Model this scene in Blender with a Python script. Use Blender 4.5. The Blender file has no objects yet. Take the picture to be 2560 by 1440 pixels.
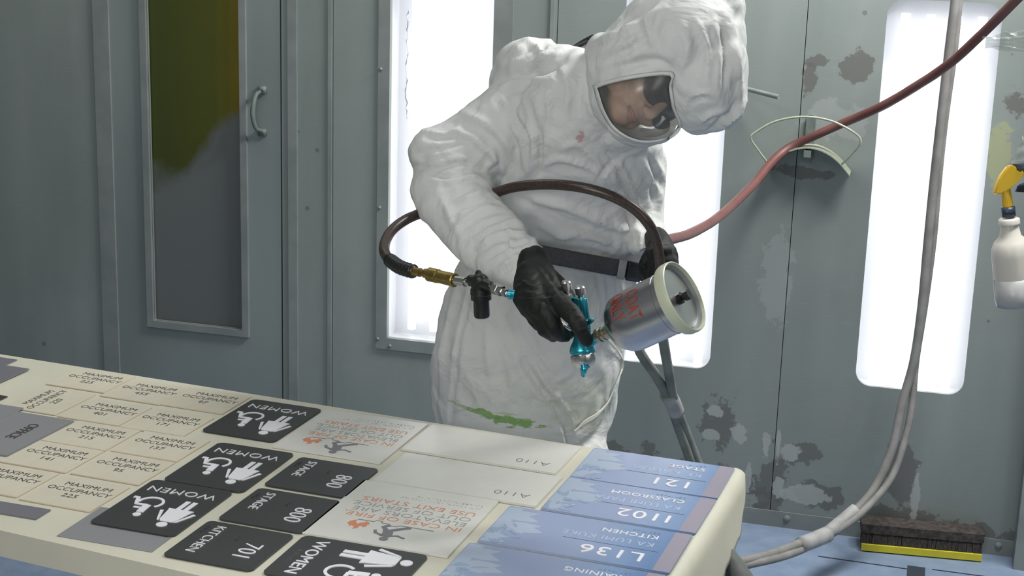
import bpy, bmesh, math, random
import numpy as np
from mathutils import Vector, Matrix, noise, geometry

random.seed(7)
C = bpy.context.scene.collection

# ------------------------------------------------------------------ camera
F, PITCH, ROLL, YAW, H = 4000.0, .2522, .0313, -.2565, 1.9
_fw = Vector((math.sin(YAW) * math.cos(PITCH), math.cos(YAW) * math.cos(PITCH), -math.sin(PITCH)))
_r0 = Vector((math.cos(YAW), -math.sin(YAW), 0))
_u0 = _r0.cross(_fw)
RT = (_r0 * math.cos(ROLL) + _u0 * math.sin(ROLL)).normalized()
UP = (_u0 * math.cos(ROLL) - _r0 * math.sin(ROLL)).normalized()
FW = _fw.normalized()
CAM = Vector((0, 0, H))
cd = bpy.data.cameras.new('camera')
cam = bpy.data.objects.new('camera', cd)
C.objects.link(cam)
cam.matrix_world = Matrix.Translation(CAM) @ Matrix((RT, UP, -FW)).transposed().to_4x4()
cd.sensor_width = 36.0
cd.lens = F / 2560 * 36.0
cd.clip_start = .05
bpy.context.scene.camera = cam

# ------------------------------------------------------------------ world, lights, exposure
sc = bpy.context.scene
sc.view_settings.view_transform = 'Standard'
sc.view_settings.look = 'None'
sc.view_settings.exposure = -0.3
sc.view_settings.gamma = 1.0
w = bpy.data.worlds.new('booth_air')
sc.world = w
w.use_nodes = True
w.node_tree.nodes['Background'].inputs[0].default_value = (.93, 1.0, .96, 1)
w.node_tree.nodes['Background'].inputs[1].default_value = .18
WALL_Y = 4.621


def area(name, loc, target, sx, sy, power, col=(1, .98, .95)):
    l = bpy.data.lights.new(name, 'AREA')
    l.shape = 'RECTANGLE'
    l.size, l.size_y, l.energy, l.color = sx, sy, power, col
    o = bpy.data.objects.new(name, l)
    C.objects.link(o)
    o.location = loc
    o.rotation_euler = (Vector(target) - Vector(loc)).to_track_quat('-Z', 'Y').to_euler()
    return o


area('ceiling_lamp', (-1.5, 1.4, 3.2), (-1.3, 2.7, .9), 1.4, .8, 20)
area('ceiling_lamp', (.7, 3.85, 3.2), (.15, 4.62, 1.8), 1.4, .35, 150)
area('ceiling_lamp', (-1.9, 3.8, 3.2), (-1.7, 4.62, 1.9), 1.6, .3, 13)
area('near_fill_light', (-.8, .7, 1.8), (-.75, 3.1, .9), .7, .7, 19)  # unseen soft fill added near the camera to brighten the suit
area('wall_lamp', (1.9, .9, 1.9), (-.4, 3.4, 1.1), .5, 1.3, 12)
TUBE_POWER = 3.9


# ------------------------------------------------------------------ helpers
def ray(px, py):
    return FW + RT * ((px - 1280) / F) - UP * ((py - 720) / F)


def P(px, py, Y):
    d = ray(px, py)
    return CAM + d * (Y / d.y)


def Pz(px, py, z):
    d = ray(px, py)
    return CAM + d * ((z - H) / d.z)


def mpp(p):
    return (Vector(p) - CAM).dot(FW) / F


def tag(o, label=None, cat=None, group=None, kind=None):
    if label: o['label'] = label
    if cat: o['category'] = cat
    if group: o['group'] = group
    if kind: o['kind'] = kind
    return o


def empty(name, loc=(0, 0, 0), rz=0.0, label=None, cat=None, group=None):
    o = bpy.data.objects.new(name, None)
    C.objects.link(o)
    o.empty_display_size = .05
    o.location = loc
    o.rotation_euler = (0, 0, rz)
    o['wm'] = 1
    del o['wm']
    return tag(o, label, cat, group)


def mat_of(o):
    return Matrix.Translation(o.location) @ o.rotation_euler.to_matrix().to_4x4()


def adopt(o, parent, world=True):
    """parent o; world=True keeps its world coordinates"""
    o.parent = parent
    if world:
        m = mat_of(parent)
        q = parent
        while q.parent:
            q = q.parent
            m = (mat_of(q) @ m) if q.type == 'EMPTY' else m
        o.matrix_parent_inverse = m.inverted() if parent.type == 'EMPTY' else Matrix.Identity(4)
    return o


def obj(name, bm, mat, parent=None, smooth=False, world=True):
    if isinstance(bm, bmesh.types.BMesh):
        bmesh.ops.recalc_face_normals(bm, faces=bm.faces)
        me = bpy.data.meshes.new(name)
        bm.to_mesh(me)
        bm.free()
    else:
        me = bm
    me.materials.clear()
    me.materials.append(mat)
    if smooth:
        for p in me.polygons:
            p.use_smooth = True
    o = bpy.data.objects.new(name, me)
    C.objects.link(o)
    if parent is not None:
        if parent.type == 'EMPTY':
            adopt(o, parent, world)
        else:
            o.parent = parent          # parent mesh has identity transform relative to its own parent
            # child shares its parent's space
    return o


def sharpen(o, ang=40):
    me = o.data
    try:
        me.set_sharp_from_angle(angle=math.radians(ang))
    except Exception:
        pass
    return o


def box(bm, c, s, M=None):
    vs = []
    for x in (-.5, .5):
        for y in (-.5, .5):
            for z in (-.5, .5):
                v = Vector((c[0] + x * s[0], c[1] + y * s[1], c[2] + z * s[2]))
                if M: v = M @ v
                vs.append(bm.verts.new(v))
    for f in ((0, 1, 3, 2), (4, 6, 7, 5), (0, 4, 5, 1), (2, 3, 7, 6), (0, 2, 6, 4), (1, 5, 7, 3)):
        bm.faces.new([vs[i] for i in f])
    return vs


def newbm():
    return bmesh.new()


def spline(pts, n=8):
    """Catmull-Rom through tuples of any dimension"""
    pts = [np.array(p, float) for p in pts]
    q = [2 * pts[0] - pts[1]] + pts + [2 * pts[-1] - pts[-2]]
    out = []
    for i in range(1, len(q) - 2):
        for k in range(n):
            t = k / n
            a, b, c, d = q[i - 1], q[i], q[i + 1], q[i + 2]
            out.append(.5 * ((2 * b) + (c - a) * t + (2 * a - 5 * b + 4 * c - d) * t * t + (3 * b - a - 3 * c + d) * t ** 3))
    out.append(pts[-1])
    return out


def tube(bm, pts, rad, seg=16, cap=True):
    pts = [Vector(p) for p in pts]
    n = len(pts)
    if not hasattr(rad, '__len__'):
        rad = [rad] * n
    t0 = (pts[1] - pts[0]).normalized()
    ref = Vector((0, 0, 1)) if abs(t0.z) < .9 else Vector((1, 0, 0))
    nx = t0.cross(ref).normalized()
    rings = []
    for i in range(n):
        t = (pts[min(i + 1, n - 1)] - pts[max(i - 1, 0)]).normalized()
        nx = (nx - t * nx.dot(t)).normalized()
        ny = t.cross(nx)
        rings.append([bm.verts.new(pts[i] + (nx * math.cos(a) + ny * math.sin(a)) * rad[i]) for a in [2 * math.pi * k / seg for k in range(seg)]])
    for i in range(n - 1):
        for k in range(seg):
            bm.faces.new((rings[i][k], rings[i][(k + 1) % seg], rings[i + 1][(k + 1) % seg], rings[i + 1][k]))
    if cap:
        bm.faces.new(rings[0][::-1])
        bm.faces.new(rings[-1])
    return bm


def lathe(bm, o, axis, prof, seg=32, cap=True):
    """prof: (t along axis, radius)"""
    o = Vector(o)
    ax = Vector(axis).normalized()
    ref = Vector((0, 0, 1)) if abs(ax.z) < .9 else Vector((1, 0, 0))
    a1 = ax.cross(ref).normalized()
    a2 = ax.cross(a1)
    rings = []
    for t, r in prof:
        rings.append([bm.verts.new(o + ax * t + (a1 * math.cos(2 * math.pi * k / seg) + a2 * math.sin(2 * math.pi * k / seg)) * max(r, 1e-5)) for k in range(seg)])
    for i in range(len(prof) - 1):
        for k in range(seg):
            bm.faces.new((rings[i][k], rings[i][(k + 1) % seg], rings[i + 1][(k + 1) % seg], rings[i + 1][k]))
    if cap:
        bm.faces.new(rings[0][::-1])
        bm.faces.new(rings[-1])
    return bm


def ellipsoid(bm, c, ax, seg=24, rings=14):
    """ax = three Vectors (semi axes)"""
    c = Vector(c)
    rr = []
    for i in range(rings + 1):
        th = math.pi * i / rings
        rr.append([bm.verts.new(c + ax[2] * math.cos(th) + (ax[0] * math.cos(2 * math.pi * k / seg) + ax[1] * math.sin(2 * math.pi * k / seg)) * max(math.sin(th), 1e-4)) for k in range(seg)])
    for i in range(rings):
        for k in range(seg):
            bm.faces.new((rr[i][k], rr[i][(k + 1) % seg], rr[i + 1][(k + 1) % seg], rr[i + 1][k]))
    bm.faces.new(rr[0][::-1])
    bm.faces.new(rr[-1])


def prism(bm, loop, z0, z1):
    """extrude a 2D polygon (list of (x, y)) between z0 and z1"""
    a = [bm.verts.new((x, y, z0)) for x, y in loop]
    b = [bm.verts.new((x, y, z1)) for x, y in loop]
    n = len(loop)
    bm.faces.new(a[::-1])
    bm.faces.new(b)
    for i in range(n):
        bm.faces.new((a[i], a[(i + 1) % n], b[(i + 1) % n], b[i]))


def rrect(x0, y0, x1, y1, r, n=6):
    out = []
    for cx, cy, a0 in ((x1 - r, y1 - r, 0), (x0 + r, y1 - r, 90), (x0 + r, y0 + r, 180), (x1 - r, y0 + r, 270)):
        for k in range(n + 1):
            a = math.radians(a0 + 90 * k / n)
            out.append((cx + r * math.cos(a), cy + r * math.sin(a)))
    return out


def stroke2d(bm, pts, wd, z0, z1, closed=False):
    """thick polyline in 2D as one prism"""
    n = len(pts)
    L, R = [], []
    for i in range(n):
        if closed:
            a, b = pts[(i - 1) % n], pts[(i + 1) % n]
        else:
            a, b = pts[max(i - 1, 0)], pts[min(i + 1, n - 1)]
        dx, dy = b[0] - a[0], b[1] - a[1]
        l = math.hypot(dx, dy) or 1
        nx, ny = -dy / l * wd / 2, dx / l * wd / 2
        L.append((pts[i][0] + nx, pts[i][1] + ny))
        R.append((pts[i][0] - nx, pts[i][1] - ny))
    lo = [[bm.verts.new((p[0], p[1], z0)) for p in q] for q in (L, R)]
    hi = [[bm.verts.new((p[0], p[1], z1)) for p in q] for q in (L, R)]
    for i in range(n - 1 + (1 if closed else 0)):
        j = (i + 1) % n
        for a, b, c, d in ((hi[0][i], hi[1][i], hi[1][j], hi[0][j]), (lo[0][i], lo[0][j], lo[1][j], lo[1][i]), (lo[0][i], hi[0][i], hi[0][j], lo[0][j]), (lo[1][i], lo[1][j], hi[1][j], hi[1][i])):
            bm.faces.new((a, b, c, d))
    if not closed:
        for i in (0, n - 1):
            bm.faces.new((lo[0][i], lo[1][i], hi[1][i], hi[0][i]))


def circ(cx, cy, r, n=20, a0=0, a1=360):
    return [(cx + r * math.cos(math.radians(a0 + (a1 - a0) * k / n)), cy + r * math.sin(math.radians(a0 + (a1 - a0) * k / n))) for k in range(n if a1 - a0 == 360 else n + 1)]


_deps = bpy.context.evaluated_depsgraph_get


def bake(o):
    """return a new mesh with o's modifiers applied, and remove o"""
    bpy.context.view_layer.update()
    me = bpy.data.meshes.new_from_object(o.evaluated_get(_deps()))
    old = o.data
    bpy.data.objects.remove(o)
    return me


_txt = {}


def text_mesh(s, size, thin=0.0, ext=.0006, spacing=1.0, align='LEFT', shear=0.0):
    cu = bpy.data.curves.new('t', 'FONT')
    cu.body = s
    cu.size = size
    cu.extrude = ext
    cu.offset = thin
    cu.space_character = spacing
    cu.align_x = align
    cu.align_y = 'BOTTOM_BASELINE'
    cu.resolution_u = 3
    cu.shear = shear
    o = bpy.data.objects.new('t', cu)
    C.objects.link(o)
    me = bake(o)
    bpy.data.curves.remove(cu)
    return me


def text_part(name, s, size, M, mat, parent, sx=1.0, **k):
    me = text_mesh(s, size, **k)
    me.transform(M @ Matrix.Diagonal((sx, 1, 1, 1)))
    return obj(name, me, mat, parent, world=False)


# ------------------------------------------------------------------ materials
def M_(name, col, rough=.5, metal=0.0, spec=.5, **k):
    m = bpy.data.materials.new(name)
    m.use_nodes = True
    b = m.node_tree.nodes['Principled BSDF']
    b.inputs['Base Color'].default_value = (*col, 1)
    b.inputs['Roughness'].default_value = rough
    b.inputs['Metallic'].default_value = metal
    b.inputs['Specular IOR Level'].default_value = spec
    for kk, v in k.items():
        b.inputs[kk.replace('_', ' ')].default_value = v
    return m


def N(m, t, **k):
    n = m.node_tree.nodes.new(t)
    for a, v in k.items():
        if a.startswith('i_'):
            key = a[2:]
            key = int(key) if key.isdigit() else key.replace('_', ' ')
            n.inputs[key].default_value = v
        else:
            setattr(n, a, v)
    return n


def LK(m, a, b):
    m.node_tree.links.new(a, b)


def coords(m):
    return N(m, 'ShaderNodeTexCoord').outputs['Object']


def ramp(m, src, stops, interp='LINEAR'):
    r = N(m, 'ShaderNodeValToRGB')
    r.color_ramp.interpolation = interp
    e = r.color_ramp.elements
    e[0].position, e[0].color = stops[0][0], (*stops[0][1], 1)
    e[1].position, e[1].color = stops[-1][0], (*stops[-1][1], 1)
    for p, c in stops[1:-1]:
        x = e.new(p)
        x.color = (*c, 1)
    LK(m, src, r.inputs[0])
    return r.outputs[0]


def mixc(m, fac, a, b, blend='MIX'):
    n = N(m, 'ShaderNodeMix', data_type='RGBA', blend_type=blend)
    if isinstance(fac, (int, float)): n.inputs[0].default_value = fac
    else: LK(m, fac, n.inputs[0])
    for i, v in ((6, a), (7, b)):
        if isinstance(v, tuple): n.inputs[i].default_value = (*v, 1)
        else: LK(m, v, n.inputs[i])
    return n.outputs[2]


def math_(m, op, a, b=None, clamp=False):
    n = N(m, 'ShaderNodeMath', operation=op, use_clamp=clamp)
    for i, v in ((0, a), (1, b)):
        if v is None: continue
        if isinstance(v, (int, float)): n.inputs[i].default_value = v
        else: LK(m, v, n.inputs[i])
    return n.outputs[0]


def noisy(name, c1, c2, scale=20, rough=.5, bump=0.0, detail=4, vscale=(1, 1, 1), bscale=None, spec=.5, metal=0):
    m = M_(name, c1, rough, metal, spec)
    b = m.node_tree.nodes['Principled BSDF']
    co = coords(m)
    mp = N(m, 'ShaderNodeMapping')
    mp.inputs['Scale'].default_value = vscale
    LK(m, co, mp.inputs[0])
    nz = N(m, 'ShaderNodeTexNoise', i_Scale=scale, i_Detail=detail)
    LK(m, mp.outputs[0], nz.inputs['Vector'])
    LK(m, ramp(m, nz.outputs[0], [(.35, c1), (.65, c2)]), b.inputs['Base Color'])
    if bump:
        nb = N(m, 'ShaderNodeTexNoise', i_Scale=bscale or scale * 4, i_Detail=3.0)
        LK(m, mp.outputs[0], nb.inputs['Vector'])
        bp = N(m, 'ShaderNodeBump', i_Strength=bump, i_Distance=.002)
        LK(m, nb.outputs[0], bp.inputs['Height'])
        LK(m, bp.outputs[0], b.inputs['Normal'])
    return m


def emit(name, col, s):
    m = bpy.data.materials.new(name)
    m.use_nodes = True
    nt = m.node_tree
    nt.nodes.clear()
    e = nt.nodes.new('ShaderNodeEmission')
    e.inputs[0].default_value = (*col, 1)
    e.inputs[1].default_value = s
    o = nt.nodes.new('ShaderNodeOutputMaterial')
    nt.links.new(e.outputs[0], o.inputs[0])
    return m


def wall_mat():
    m = M_('painted_steel_wall', (.2, .23, .22), .42, 0, .45)
    b = m.node_tree.nodes['Principled BSDF']
    co = coords(m)
    mp = N(m, 'ShaderNodeMapping'); mp.inputs['Scale'].default_value = (1, 1, .18); LK(m, co, mp.inputs[0])
    n1 = N(m, 'ShaderNodeTexNoise', i_Scale=5.0, i_Detail=6.0); LK(m, mp.outputs[0], n1.inputs['Vector'])
    n2 = N(m, 'ShaderNodeTexNoise', i_Scale=2.2, i_Detail=5.0); LK(m, co, n2.inputs['Vector'])
    base = ramp(m, n1.outputs[0], [(.3, (.197, .230, .220)), (.55, (.228, .263, .252)), (.75, (.262, .295, .284))])
    base = mixc(m, math_(m, 'MULTIPLY', ramp(m, n2.outputs[0], [(.45, (0, 0, 0)), (.7, (1, 1, 1))]), .35), base, (.172, .194, .192))
    # horizontal brushed scratches low on the right panels
    ms = N(m, 'ShaderNodeMapping'); ms.inputs['Scale'].default_value = (5, 1, 120); ms.inputs['Rotation'].default_value = (0, .06, 0); LK(m, co, ms.inputs[0])
    n3 = N(m, 'ShaderNodeTexNoise', i_Scale=3.0, i_Detail=4.0); LK(m, ms.outputs[0], n3.inputs['Vector'])
    base = mixc(m, math_(m, 'MULTIPLY', ramp(m, n3.outputs[0], [(.60, (0, 0, 0)), (.75, (1, 1, 1))]), math_(m, 'MULTIPLY', n2.outputs[0], .45)), base, (.34, .38, .38))
    # peeled and bare patches, each at its own place on the sheet
    sep = N(m, 'ShaderNodeSeparateXYZ'); LK(m, co, sep.inputs[0])
    nw = N(m, 'ShaderNodeTexNoise', i_Scale=14.0, i_Detail=6.0, i_Roughness=.7); LK(m, co, nw.inputs['Vector'])

    def blob(px, py, rx, rz, edge=.9):
        c = P(px, py, WALL_Y)
        dx = math_(m, 'DIVIDE', math_(m, 'SUBTRACT', sep.outputs[0], c.x), rx)
        dz = math_(m, 'DIVIDE', math_(m, 'SUBTRACT', sep.outputs[2], c.z), rz)
        r = math_(m, 'SQRT', math_(m, 'ADD', math_(m, 'MULTIPLY', dx, dx), math_(m, 'MULTIPLY', dz, dz)))
        v = math_(m, 'ADD', r, math_(m, 'MULTIPLY', math_(m, 'SUBTRACT', nw.outputs[0], .5), 3.2))
        return math_(m, 'MULTIPLY', math_(m, 'SUBTRACT', edge, v), 12, True)

    for q in ((2132, 168, .06, .05), (2045, 150, .04, .025), (2025, 210, .025, .07), (1800, 1050, .06, .10), (1925, 1210, .05, .13), (2000, 1135, .07, .04),
              (2060, 1235, .09, .05), (2250, 1300, .16, .05), (2440, 1340, .14, .05), (2250, 1180, .05, .12), (2000, 430, .10, .02), (1500, 1180, .5, .1), (2540, 260, .04, .05)):
        base = mixc(m, math_(m, 'MULTIPLY', blob(*q), .8), base, (.115, .115, .11))
    for q in ((1790, 1025, .03, .03), (1850, 1085, .03, .04), (1780, 1088, .03, .02), (1915, 1125, .016, .05), (1975, 1130, .035, .03), (2010, 1235, .075, .032),
              (1945, 1215, .02, .035), (2290, 1240, .014, .08), (1870, 1190, .01, .05), (1945, 1115, .008, .06)):
        base = mixc(m, math_(m, 'MULTIPLY', blob(*q), .8), base, (.36, .385, .38))
    # pale primer showing beside the seam, and a faint yellow overspray
    for q in ((1945, 700, .055, .17), (2070, 300, .10, .07)):
        base = mixc(m, math_(m, 'MULTIPLY', blob(*q), .35), base, (.36, .38, .38))
    base = mixc(m, math_(m, 'MULTIPLY', blob(2495, 385, .04, .09), .35), base, (.42, .43, .12))
    # small rivet-like spots
    vo = N(m, 'ShaderNodeTexVoronoi', i_Scale=7.0); LK(m, co, vo.inputs['Vector'])
    base = mixc(m, math_(m, 'MULTIPLY', math_(m, 'LESS_THAN', vo.outputs['Distance'], .055), .55), base, (.08, .09, .09))
    LK(m, base, b.inputs['Base Color'])
    bp = N(m, 'ShaderNodeBump', i_Strength=.25, i_Distance=.01); LK(m, n2.outputs[0], bp.inputs['Height']); LK(m, bp.outputs[0], b.inputs['Normal'])
    LK(m, ramp(m, n1.outputs[0], [(.3, (.36,) * 3), (.7, (.5,) * 3)]), b.inputs['Roughness'])
    return m


def fabric_mat(name, col, stains=False):
    m = M_(name, col, .62, 0, .35)
    b = m.node_tree.nodes['Principled BSDF']
    b.inputs['Subsurface Weight'].default_value = .12
    b.inputs['Subsurface Radius'].default_value = (.01, .01, .01)
    b.inputs['Subsurface Scale'].default_value = .6
    co = coords(m)
    n1 = N(m, 'ShaderNodeTexNoise', i_Scale=13.0, i_Detail=3.5, i_Roughness=.5, i_Distortion=.8)
    LK(m, co, n1.inputs['Vector'])
    n0 = N(m, 'ShaderNodeTexNoise', i_Scale=17.0, i_Detail=2.2, i_Distortion=1.3)
    n0.noise_type = 'RIDGED_MULTIFRACTAL'
    mp = N(m, 'ShaderNodeMapping'); mp.inputs['Scale'].default_value = (1, 1, .5); mp.inputs['Rotation'].default_value = (0, .6, 0); LK(m, co, mp.inputs[0])
    LK(m, mp.outputs[0], n0.inputs['Vector'])
    n3 = N(m, 'ShaderNodeTexNoise', i_Scale=300.0, i_Detail=2.0); LK(m, co, n3.inputs['Vector'])
    h = math_(m, 'ADD', math_(m, 'MULTIPLY', n1.outputs[0], 1.2), math_(m, 'MULTIPLY', n0.outputs[0], .20))
    h = math_(m, 'ADD', h, math_(m, 'MULTIPLY', n3.outputs[0], .006))
    bp = N(m, 'ShaderNodeBump', i_Strength=.7, i_Distance=.014)
    LK(m, h, bp.inputs['Height'])
    LK(m, bp.outputs[0], b.inputs['Normal'])
    base = ramp(m, n1.outputs[0], [(.3, tuple(c * .95 for c in col)), (.7, col)])
    if stains:
        sep = N(m, 'ShaderNodeSeparateXYZ'); LK(m, co, sep.inputs[0])
        ns = N(m, 'ShaderNodeTexNoise', i_Scale=75.0, i_Detail=6.0, i_Roughness=.65)
        mq = N(m, 'ShaderNodeMapping'); mq.inputs['Scale'].default_value = (.5, .3, 1.3); LK(m, co, mq.inputs[0]); LK(m, mq.outputs[0], ns.inputs['Vector'])
        for (px, py, Y, rx, rz, sl, colr, k) in ((1248, 1047, 2.96, .074, .0105, -.20, (.10, .27, .04), .95), (1170, 1026, 2.96, .05, .004, -.15, (.2, .33, .1), .55),
                                                 (1295, 1056, 2.96, .034, .008, -.12, (.12, .30, .05), .8), (1262, 1036, 2.96, .045, .0035, 0, (.2, .36, .1), .5),
                                                 (1450, 345, 2.86, .007, .011, .5, (.42, .17, .17), .6), (1300, 1010, 2.98, .12, .09, 0, (.55, .58, .40), .18),
                                                 (1450, 1040, 2.98, .06, .07, 0, (.45, .5, .3), .3), (1420, 780, 2.9, .1, .16, 0, (.55, .58, .6), .15)):
            c = P(px, py, Y)
            dx = math_(m, 'SUBTRACT', sep.outputs[0], c.x)
            dz = math_(m, 'SUBTRACT', math_(m, 'SUBTRACT', sep.outputs[2], c.z), math_(m, 'MULTIPLY', dx, sl))
            dx = math_(m, 'DIVIDE', dx, rx); dz = math_(m, 'DIVIDE', dz, rz)
            r = math_(m, 'SQRT', math_(m, 'ADD', math_(m, 'MULTIPLY', dx, dx), math_(m, 'MULTIPLY', dz, dz)))
            v = math_(m, 'ADD', r, math_(m, 'MULTIPLY', math_(m, 'SUBTRACT', ns.outputs[0], .5), 4.0))
            base = mixc(m, math_(m, 'MULTIPLY', math_(m, 'MULTIPLY', math_(m, 'SUBTRACT', 1.0, v), 3, True), k), base, colr)
    LK(m, base, b.inputs['Base Color'])
    return m


MW = wall_mat()
M_DARKGAP = M_('seam_gap', (.05, .056, .056), .8)
M_FRAME = noisy('painted_steel_trim', (.175, .20, .195), (.225, .25, .243), 9, .45)
M_DOOR = noisy('painted_steel_door', (.185, .22, .215), (.226, .264, .26), 3, .42, vscale=(1, 1, .4))
M_FLOOR = noisy('blue_floor_covering', (.17, .23, .33), (.205, .27, .38), 18, .5, .1)
M_CEIL = M_('booth_ceiling_white', (.6, .62, .62), .6)
M_TUBE = emit('fluorescent_tube', (.97, .98, 1.0), TUBE_POWER)
M_REFL = M_('white_reflector', (.70, .71, .735), .4)
M_GLASS = M_('fixture_glass', (.9, .93, 1), .25, 0, .5, Alpha=.10)
M_PAPER = noisy('masking_paper', (.53, .52, .425), (.57, .56, .46), 6, .5, .05, bscale=12)
M_SUIT = fabric_mat('white_coverall_fabric', (.60, .612, .602), True)
M_HOOD = fabric_mat('white_hood_fabric', (.60, .618, .608))
M_SKIN = noisy('skin', (.55, .33, .24), (.60, .37, .27), 30, .5, .05)
M_LIP = M_('lips', (.42, .19, .17), .5)
M_HAIR = M_('dark_hair', (.03, .022, .018), .6)
M_GLOVE = noisy('black_rubber_glove', (.006, .008, .007), (.010, .0125, .011), 25, .62, .22, spec=.3, bscale=45)
M_BELT = noisy('grey_webbing', (.055, .057, .062), (.075, .078, .083), 150, .8, .4, bscale=600)
M_BLK = M_('black_plastic', (.012, .013, .013), .35)
M_TEAL = M_('teal_anodised_metal', (.04, .36, .46), .28, .75)
M_CHROME = M_('polished_metal', (.56, .56, .54), .28, 1.0)
M_ALU = noisy('brushed_aluminium', (.40, .41, .42), (.47, .48, .49), 8, .30, 0, vscale=(1, 1, 1), metal=1)
M_BRASS = noisy('worn_brass', (.38, .28, .09), (.24, .18, .07), 60, .38, metal=1)
M_RED = M_('red_lettering', (.29, .028, .015), .5)
M_LID = M_('milky_plastic_lid', (.52, .56, .42), .35, 0, .5, Transmission_Weight=.15)
M_LIDIN = M_('grey_lid_inside', (.27, .285, .29), .45)
M_HOSEB = noisy('brown_black_hose', (.030, .021, .018), (.055, .035, .028), 200, .32)
M_HOSER = noisy('red_air_hose', (.11, .036, .033), (.145, .062, .054), 12, .5)
M_HOSEG = noisy('dusty_grey_hose', (.17, .168, .162), (.235, .232, .225), 18, .7)
M_HOSED = noisy('dark_dusty_hose', (.13, .145, .13), (.20, .215, .195), 18, .7)
M_TAPE = noisy('grey_tape', (.27, .275, .27), (.36, .36, .355), 30, .6)
M_SIGNBLK = noisy('charcoal_sign_face', (.030, .033, .034), (.036, .039, .040), 300, .36)
M_SIGNWHT = noisy('white_sign_face', (.62, .62, .58), (.64, .64, .60), 30, .22)
M_CARD = noisy('cream_sign_face', (.545, .51, .41), (.575, .54, .44), 30, .45)
M_CARDEDGE = M_('cream_sign_edge', (.56, .46, .33), .6)
M_SIGNGRY = M_('grey_sign_face', (.22, .225, .235), .4)
M_SIGNDGRY = M_('dark_grey_sign_face', (.15, .15, .175), .45)
M_WHT = M_('white_raised_lettering', (.72, .72, .76), .4)
M_TXTD = M_('dark_printed_lettering', (.06, .06, .055), .5)
M_TXTG = M_('grey_printed_lettering', (.29, .30, .295), .5)
M_TXTO = M_('orange_printed_lettering', (.58, .23, .12), .5)
M_FIGG = M_('grey_printed_figure', (.17, .175, .19), .5)
M_BLUELT = M_('pale_blue_lettering', (.38, .46, .60), .5)
M_LEAF = M_('pale_leaf_print', (.36, .43, .54), .3)
M_LEAF2 = M_('mid_leaf_print', (.27, .35, .49), .3)
M_BAND = M_('mauve_band', (.27, .245, .31), .3)
M_LINE = M_('thin_dark_line', (.07, .09, .14), .5)
M_BRAILLE = M_('braille_dots', (.20, .24, .34), .4)
M_BRISTLE = noisy('dark_bristles', (.012, .011, .012), (.05, .042, .04), 260, .85, .8, vscale=(1, 1, .2))
M_YEL = noisy('yellow_brush_block', (.62, .55, .03), (.55, .48, .03), 30, .5)
M_WOODD = noisy('dirty_brush_back', (.025, .021, .02), (.07, .058, .052), 60, .8, .6)
M_BOTTLE = M_('milky_bottle_plastic', (.66, .63, .57), .35, 0, .5, Transmission_Weight=.2)
M_LIQ = M_('grey_liquid', (.36, .37, .37), .3)
M_YELP = M_('yellow_plastic', (.72, .46, .03), .35)
M_NAVY = M_('navy_plastic', (.02, .035, .06), .35)
M_ORLAB = M_('orange_label', (.60, .25, .03), .5)
M_HANGER = noisy('pale_green_wire', (.30, .34, .27), (.38, .40, .30), 40, .4)
M_BRACKET = noisy('dull_green_bracket', (.11, .14, .13), (.16, .19, .175), 30, .6)
M_PIPE = noisy('painted_pipe', (.17, .20, .19), (.22, .25, .24), 30, .5)
M_LEG = noisy('dusty_table_leg', (.12, .135, .13), (.18, .19, .185), 25, .8, .4)
M_BLUETAPE = M_('dark_floor_tape', (.025, .035, .05), .6)


def blue_sign_mat():
    m = M_('blue_sign_print', (.1, .17, .33), .2, 0, .5)
    b = m.node_tree.nodes['Principled BSDF']
    sep = N(m, 'ShaderNodeSeparateXYZ'); LK(m, coords(m), sep.inputs[0])
    mr = N(m, 'ShaderNodeMapRange'); mr.inputs[1].default_value = -.31; mr.inputs[2].default_value = 0; LK(m, sep.outputs[0], mr.inputs[0])
    LK(m, ramp(m, mr.outputs[0], [(.0, (.095, .185, .38)), (.55, (.11, .20, .39)), (.8, (.22, .31, .49)), (1.0, (.29, .35, .51))]), b.inputs['Base Color'])
    return m


M_BLUE = blue_sign_mat()


def film_mat():
    m = bpy.data.materials.new('clear_film')
    m.use_nodes = True
    nt = m.node_tree
    nt.nodes.clear()
    tr = nt.nodes.new('ShaderNodeBsdfTransparent'); tr.inputs[0].default_value = (.93, .95, .94, 1)
    gl = nt.nodes.new('ShaderNodeBsdfGlossy'); gl.inputs['Roughness'].default_value = .3; gl.inputs[0].default_value = (.9, .9, .9, 1)
    df = nt.nodes.new('ShaderNodeBsdfDiffuse'); df.inputs[0].default_value = (.5, .5, .47, 1)
    m1 = nt.nodes.new('ShaderNodeMixShader'); m1.inputs[0].default_value = .16
    m2 = nt.nodes.new('ShaderNodeMixShader'); m2.inputs[0].default_value = .05
    nt.links.new(tr.outputs[0], m1.inputs[1]); nt.links.new(df.outputs[0], m1.inputs[2])
    nt.links.new(m1.outputs[0], m2.inputs[1]); nt.links.new(gl.outputs[0], m2.inputs[2])
    o = nt.nodes.new('ShaderNodeOutputMaterial'); nt.links.new(m2.outputs[0], o.inputs[0])
    return m


M_FILM = film_mat()


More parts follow.
